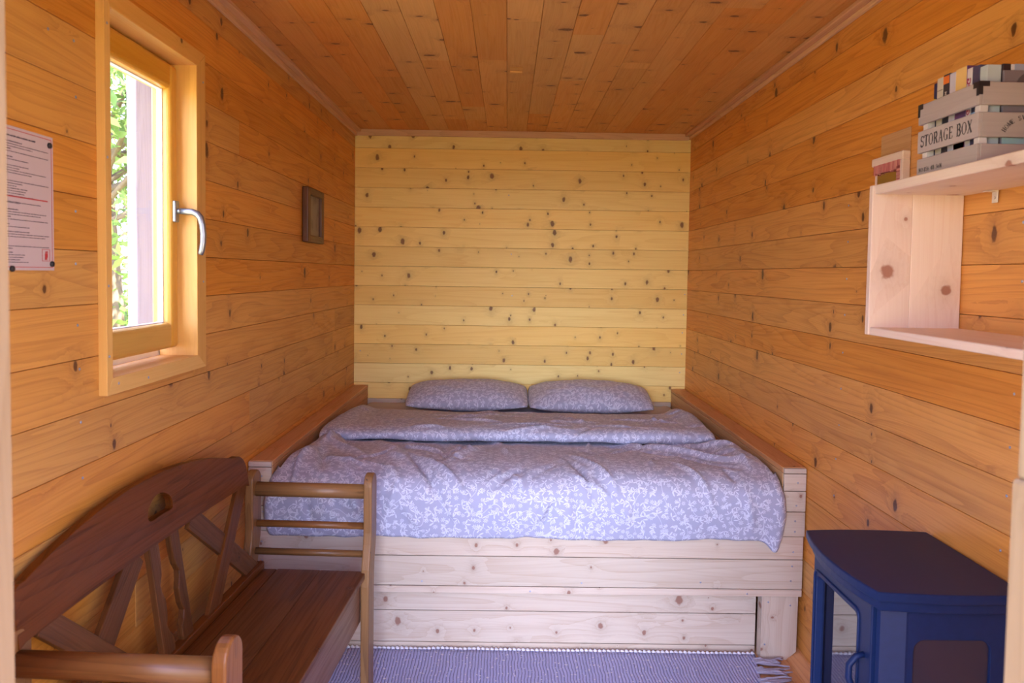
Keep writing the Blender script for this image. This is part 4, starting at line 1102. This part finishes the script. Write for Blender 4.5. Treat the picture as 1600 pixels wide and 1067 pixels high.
# ------------------------------------------------------------------ books
def solid(name, c, rough=.4): return plain(name, c, rough, noise_amt=.04)
def txt_mesh(name, body, size, mat, M4, parent, bold=0.0):
    cu = bpy.data.curves.new(name, 'FONT'); cu.body = body; cu.size = size; cu.extrude = .0002; cu.offset = bold
    tmp = bpy.data.objects.new(name, cu); COL.objects.link(tmp)
    bpy.context.view_layer.update()
    me = bpy.data.meshes.new_from_object(tmp.evaluated_get(bpy.context.evaluated_depsgraph_get()))
    bpy.data.objects.remove(tmp)
    me.transform(M4); me.materials.clear(); me.materials.append(mat)
    o = bpy.data.objects.new(name, me); COL.objects.link(o); o.parent = parent
    return o
def book(x0, x1, y0, y1, z0, z1, col, label, spine='room', extra=None):
    """spine faces the room (-X) or the door (-Y)"""
    b = empty('book', ((x0 + x1) / 2, (y0 + y1) / 2, z0), label=label, cat='book', group='books standing in the grey crate')
    m_ = solid('book_cover', col); th = .0015
    mb = MB()
    if spine == 'room':
        mb.box(x0, x1, y0, y0 + th, z0, z1, bev=.0003); mb.box(x0, x1, y1 - th, y1, z0, z1, bev=.0003)
        mb.box(x0 - .001, x0 + th, y0 + .0003, y1 - .0003, z0, z1, bev=.0006)
    else:
        mb.box(x0, x0 + th, y0, y1, z0, z1, bev=.0003); mb.box(x1 - th, x1, y0, y1, z0, z1, bev=.0003)
        mb.box(x0 + .0003, x1 - .0003, y0 - .001, y0 + th, z0, z1, bev=.0006)
    keep(mb.build('cover', m_), b)
    mb = MB()
    if spine == 'room': mb.box(x0 + th, x1 - .003, y0 + th, y1 - th, z0 + .002, z1 - .003, bev=0)
    else: mb.box(x0 + th, x1 - th, y0 + th, y1 - .003, z0 + .002, z1 - .003, bev=0)
    keep(mb.build('pages', M['pages']), b)
    if extra:
        for (kind, args) in extra:
            if kind == 'band':
                za, zb, cc = args; mb = MB()
                if spine == 'room': mb.box(x0 - .0016, x0 - .0009, y0 + .0008, y1 - .0008, za, zb, bev=0)
                else: mb.box(x0 + .0008, x1 - .0008, y0 - .0016, y0 - .0009, za, zb, bev=0)
                keep(mb.build('title_band', solid('book_band', cc)), b)
            if kind == 'text':
                body, size, z, cc = args
                yc = (y0 + y1) / 2
                # text runs up the spine
                M4 = Matrix(((0, 0, -1, x0 - .0012), (0, -1, 0, yc + size * .35) , (1, 0, 0, z), (0, 0, 0, 1))) if spine == 'room' else Matrix(((1, 0, 0, x0), (0, 0, -1, y0 - .0018), (0, 1, 0, z), (0, 0, 0, 1)))
                if spine == 'room': M4 = Matrix(((0, 0, -1, x0 - .0018), (0, 1, 0, yc - size * .35), (1, 0, 0, z), (0, 0, 0, 1)))
                o = txt_mesh('title', body, size, solid('book_ink', cc, .7), M4, None, bold=size * .02)
                if spine == 'room':
                    # rotate so it reads bottom to top seen from the room
                    o.data.transform(Matrix.Translation((0, yc, 0)) @ Matrix.Scale(-1, 4, (0, 1, 0)) @ Matrix.Translation((0, -yc, 0)))
                keep(o, b)
    return b
ZB = CZ + .0065
XB = 1.0088
WHITE = (.70, .66, .72)
book(XB, XB + .125, 1.8275, 1.8400, ZB, 1.990, (.020, .025, .10), 'navy book with yellow mark, furthest from the doorway in the crate', extra=[('text', ('DB', .012, 1.938, (.75, .65, .05))), ('band', (1.800, 1.812, (.10, .35, .6)))])
book(XB, XB + .12, 1.8020, 1.8265, ZB, 1.998, (.62, .57, .50), 'cream book next to the navy one at the far end of the crate', extra=[('band', (1.968, 1.9695, (.2, .16, .14)))])
book(XB, XB + .12, 1.7760, 1.8010, ZB, 2.000, (.045, .04, .06), 'dark grey book with an orange top block on its spine', extra=[('band', (1.978, 1.996, (.80, .20, .04))), ('text', ('IMPRESSUM', .011, 1.905, (.6, .6, .62)))])
book(XB, XB + .11, 1.7515, 1.7750, ZB, 1.997, (.60, .58, .72), 'plain pale lilac book in the middle of the crate')
book(XB, XB + .12, 1.7090, 1.7505, ZB, 1.999, (.14, .06, .20), 'thick book with yellow upper and purple lower spine', extra=[('band', (1.945, 1.9985, (.80, .55, .22))), ('band', (1.80, 1.86, (.06, .02, .03))), ('band', (1.82, 1.85, (.65, .06, .04)))])
book(XB, XB + .12, 1.6900, 1.7080, ZB, 1.990, WHITE, 'white book with large crimson letters OG on its spine', extra=[('text', ('OG', .020, 1.938, (.40, .02, .10))), ('text', ('OG', .016, 1.875, (.45, .02, .12)))])
book(XB, XB + .12, 1.6640, 1.6890, ZB, 1.989, (.06, .06, .14), 'dark slate-blue book next to the one lettered OG', extra=[('band', (1.86, 1.89, (.35, .60, .80)))])
book(XB, XB + .03, 1.6385, 1.6625, 1.7775, 1.982, (.50, .60, .66), 'pale teal book at the corner post nearest the doorway', spine='door')
# magazine with portrait cover at the near side, and books behind it
mg = empty('magazine', (1.10, 1.632, ZB), label='grey magazine with a portrait cover standing at the near side of the crate', cat='magazine')
mb = MB(); mb.box(1.040, 1.148, 1.6305, 1.6365, ZB, 1.969, bev=.0006, axis=0)
keep(mb.build('cover', solid('magazine_grey', (.20, .18, .22))), mg)
mb = MB(); mb.tube([(1.105, 1.6304, 1.925), (1.105, 1.6296, 1.925)], .034, 28); keep(mb.build('printed_head', solid('magazine_skin', (.40, .36, .40))), mg)
mb = MB()
mb.prism([(1.105 + .040 * math.cos(a), 1.934 + .034 * math.sin(a)) for a in [PI * k / 16 for k in range(-1, 18)]] + [(1.078, 1.930), (1.09, 1.944), (1.112, 1.947), (1.132, 1.934)][::1], .0005, bev=0,
         mat=Matrix.Translation((0, 1.6292, 0)) @ Matrix.Rotation(PI / 2, 4, 'X'))
keep(mb.build('printed_hair', solid('magazine_hair', (.09, .08, .10))), mg)
mb = MB(); mb.box(1.041, 1.147, 1.6297, 1.6304, 1.808, 1.832, bev=0); keep(mb.build('title_band', solid('magazine_band', (.30, .50, .55))), mg)
xb = 1.041
for w_, c_, lb, zt in ((.018, (.035, .02, .03), 'near-black book behind the grey magazine, left of its row', 1.984), (.008, (.70, .68, .74), 'thin white book behind the grey magazine', 1.983),
                    (.022, (.32, .38, .55), 'light blue book behind the grey magazine', 1.984), (.016, (.14, .16, .32), 'mid blue book behind the grey magazine', 1.982), (.02, (.03, .03, .045), 'black book behind the grey magazine, right of its row', 1.985)):
    book(xb, xb + w_ - .0008, 1.6375, 1.6630, ZB, zt, c_, lb, spine='door'); xb += w_

# ------------------------------------------------------------------ picture on the left wall
pc = empty('framed_picture', (XL, 3.925, 1.80), label='small dark wooden framed picture hanging on the left wall', cat='picture')
def ppart(mb, name, mat):
    o = mb.build(name, mat); keep(o, pc); return o
y0, y1, z0, z1 = 3.765, 4.092, 1.668, 1.938
D0, D1 = XL + .003, XL + .034; w_ = .052
mb = MB()
def mold(a0, a1, b0, b1, ax):
    mb.box(D0, D1, a0, a1, b0, b1, axis=ax, bev=.006, seg=3)
mold(y0, y0 + w_, z0, z1, 2); mold(y1 - w_, y1, z0, z1, 2); mold(y0 + w_ * .8, y1 - w_ * .8, z0, z0 + .036, 1); mold(y0 + w_ * .8, y1 - w_ * .8, z1 - .036, z1, 1)
ppart(mb, 'frame', M['pict'])
def art():
    s = NT('faded_picture_print'); tcn = s.n('ShaderNodeTexCoord').outputs['Object']
    nz = s.noise(tcn, 9, 4, dims='3D'); z = s.n('ShaderNodeSeparateXYZ'); s.l(tcn, z.inputs[0])
    g = s.step(z.outputs[2], -.09, .09)
    a = s.mix(g, c4((.20, .17, .06)), c4((.30, .27, .19))); col = s.mix(s.step(nz, .45, .7), a, c4((.13, .12, .07)))
    s.l(col, s.b.inputs['Base Color']); s.b.inputs['Roughness'].default_value = .55
    return s.m
mb = MB(); mb.box(D0, D0 + .014, y0 + .045, y1 - .045, z0 + .03, z1 - .03, bev=0); ppart(mb, 'print', art())

# ------------------------------------------------------------------ notice on the left wall
PY0, PY1, PZ0, PZ1 = 1.500, 1.712, 1.518, 1.809
nt = empty('notice', (XL, 1.60, PZ0), label='laminated notice with red border and fire extinguisher symbol pinned to the left wall', cat='notice')
def npart(mb, name, mat):
    o = mb.build(name, mat); keep(o, nt); return o
mb = MB(); mb.box(XL + .0005, XL + .0018, PY0, PY1, PZ0, PZ1, bev=0, axis=1); npart(mb, 'sheet', M['paper'])
xi = XL + .0019; xo = XL + .0023
def nrect(mb, ya, yb, za, zb): mb.box(xi, xo, min(ya, yb), max(ya, yb), za, zb, bev=0)
mb = MB(); e = .006
nrect(mb, PY0 + e, PY1 - e, PZ1 - e - .0012, PZ1 - e); nrect(mb, PY0 + e, PY1 - e, PZ0 + e, PZ0 + e + .0012)
nrect(mb, PY1 - e - .0012, PY1 - e, PZ0 + e, PZ1 - e); nrect(mb, PY0 + e, PY0 + e + .0012, PZ0 + e, PZ1 - e)
nrect(mb, PY0 + .04, PY1 - .022, 1.6665, 1.669)
# extinguisher pictogram in its box
ya, yb, za, zb = PY1 - .044, PY1 - .016, PZ0 + .020, PZ0 + .046
for q in ((ya, yb, za, za + .001), (ya, yb, zb - .001, zb), (ya, ya + .001, za, zb), (yb - .001, yb, za, zb)): nrect(mb, *q)
ym = (ya + yb) / 2
nrect(mb, ym - .004, ym + .004, za + .003, zb - .010); nrect(mb, ym - .0022, ym + .0022, zb - .010, zb - .006); nrect(mb, ym - .002, ym + .007, zb - .0065, zb - .0045); nrect(mb, ym + .0045, ym + .006, za + .008, zb - .0065)
npart(mb, 'red_printing', M['red_ink'])
mb = MB(); rr = random.Random(21)
def tline(z, ya, yb, h, bold):
    y = ya
    while y < yb:
        w = rr.uniform(.004, .013) * (1.3 if bold else 1); e_ = min(y + w, yb)
        # a word: small uneven strokes
        q = y
        while q < e_:
            hh = h * rr.uniform(.55, 1.0); nrect(mb, q, q + (.0011 if bold else .0008), z, z + hh); q += .0016
        y = e_ + .0018
T = PZ1 - .018
LN = [(0, .135, .0035, 1), (.014, .09, .0024, 1), (.019, .18, .002, 0), (.024, .125, .002, 0), (.029, .055, .0024, 1), (.034, .18, .002, 0), (.040, .02, .002, 0), (.045, .06, .0024, 1), (.050, .11, .002, 0),
      (.062, .11, .002, 0), (.067, .08, .002, 0), (.072, .17, .002, 0), (.077, .12, .002, 0), (.088, .03, .002, 0), (.093, .18, .002, 0), (.098, .09, .002, 0), (.103, .07, .002, 0), (.108, .105, .002, 0), (.113, .10, .002, 0), (.118, .095, .002, 0), (.123, .13, .002, 0), (.131, .03, .002, 0), (.136, .15, .002, 0)]
for dz, ln, h_, bo in LN: tline(T - dz - (.003 if bo and dz == 0 else .0), PY0 + .014, PY0 + .014 + ln, h_, bo)
T2 = 1.6525 - .008
for dz, ln, h_, bo in [(.004, .075, .0024, 1), (.009, .17, .002, 0), (.014, .15, .002, 0), (.019, .05, .0024, 1), (.024, .175, .002, 0), (.029, .025, .002, 0), (.034, .045, .0024, 1), (.039, .11, .002, 0), (.049, .11, .0022, 0), (.054, .18, .002, 0), (.059, .165, .002, 0),
                      (.064, .04, .002, 0), (.073, .022, .002, 0), (.078, .18, .002, 0), (.083, .055, .002, 0), (.091, .07, .002, 0), (.096, .12, .002, 0), (.101, .115, .002, 0), (.106, .10, .002, 0), (.111, .135, .002, 0), (.119, .05, .002, 0), (.1235, .165, .002, 0)]:
    if T2 - dz > PZ0 + .009: tline(T2 - dz, PY0 + .014, PY0 + .014 + ln * (.78 if .09 < dz < .115 else 1), h_, bo)
npart(mb, 'printed_text', M['ink'])
M4 = Matrix(((0, 0, 1, xi), (1, 0, 0, PY0 + .014), (0, 1, 0, 1.6535), (0, 0, 0, 1)))
o = txt_mesh('heading', 'FIRE SAFETY INSTRUCTIONS', .0062, M['ink'], M4, None); keep(o, nt)
for (y_, z_) in ((PY1 - .014, PZ1 - .019), (PY1 - .010, PZ0 + .014), (PY0 + .065, PZ0 + .003)):
    mb = MB(); mb.tube([(XL + .0018, y_, z_), (XL + .006, y_, z_), (XL + .0075, y_, z_)], [.0065, .006, .003], 14); npart(mb, 'pin', M['bracket_black'])
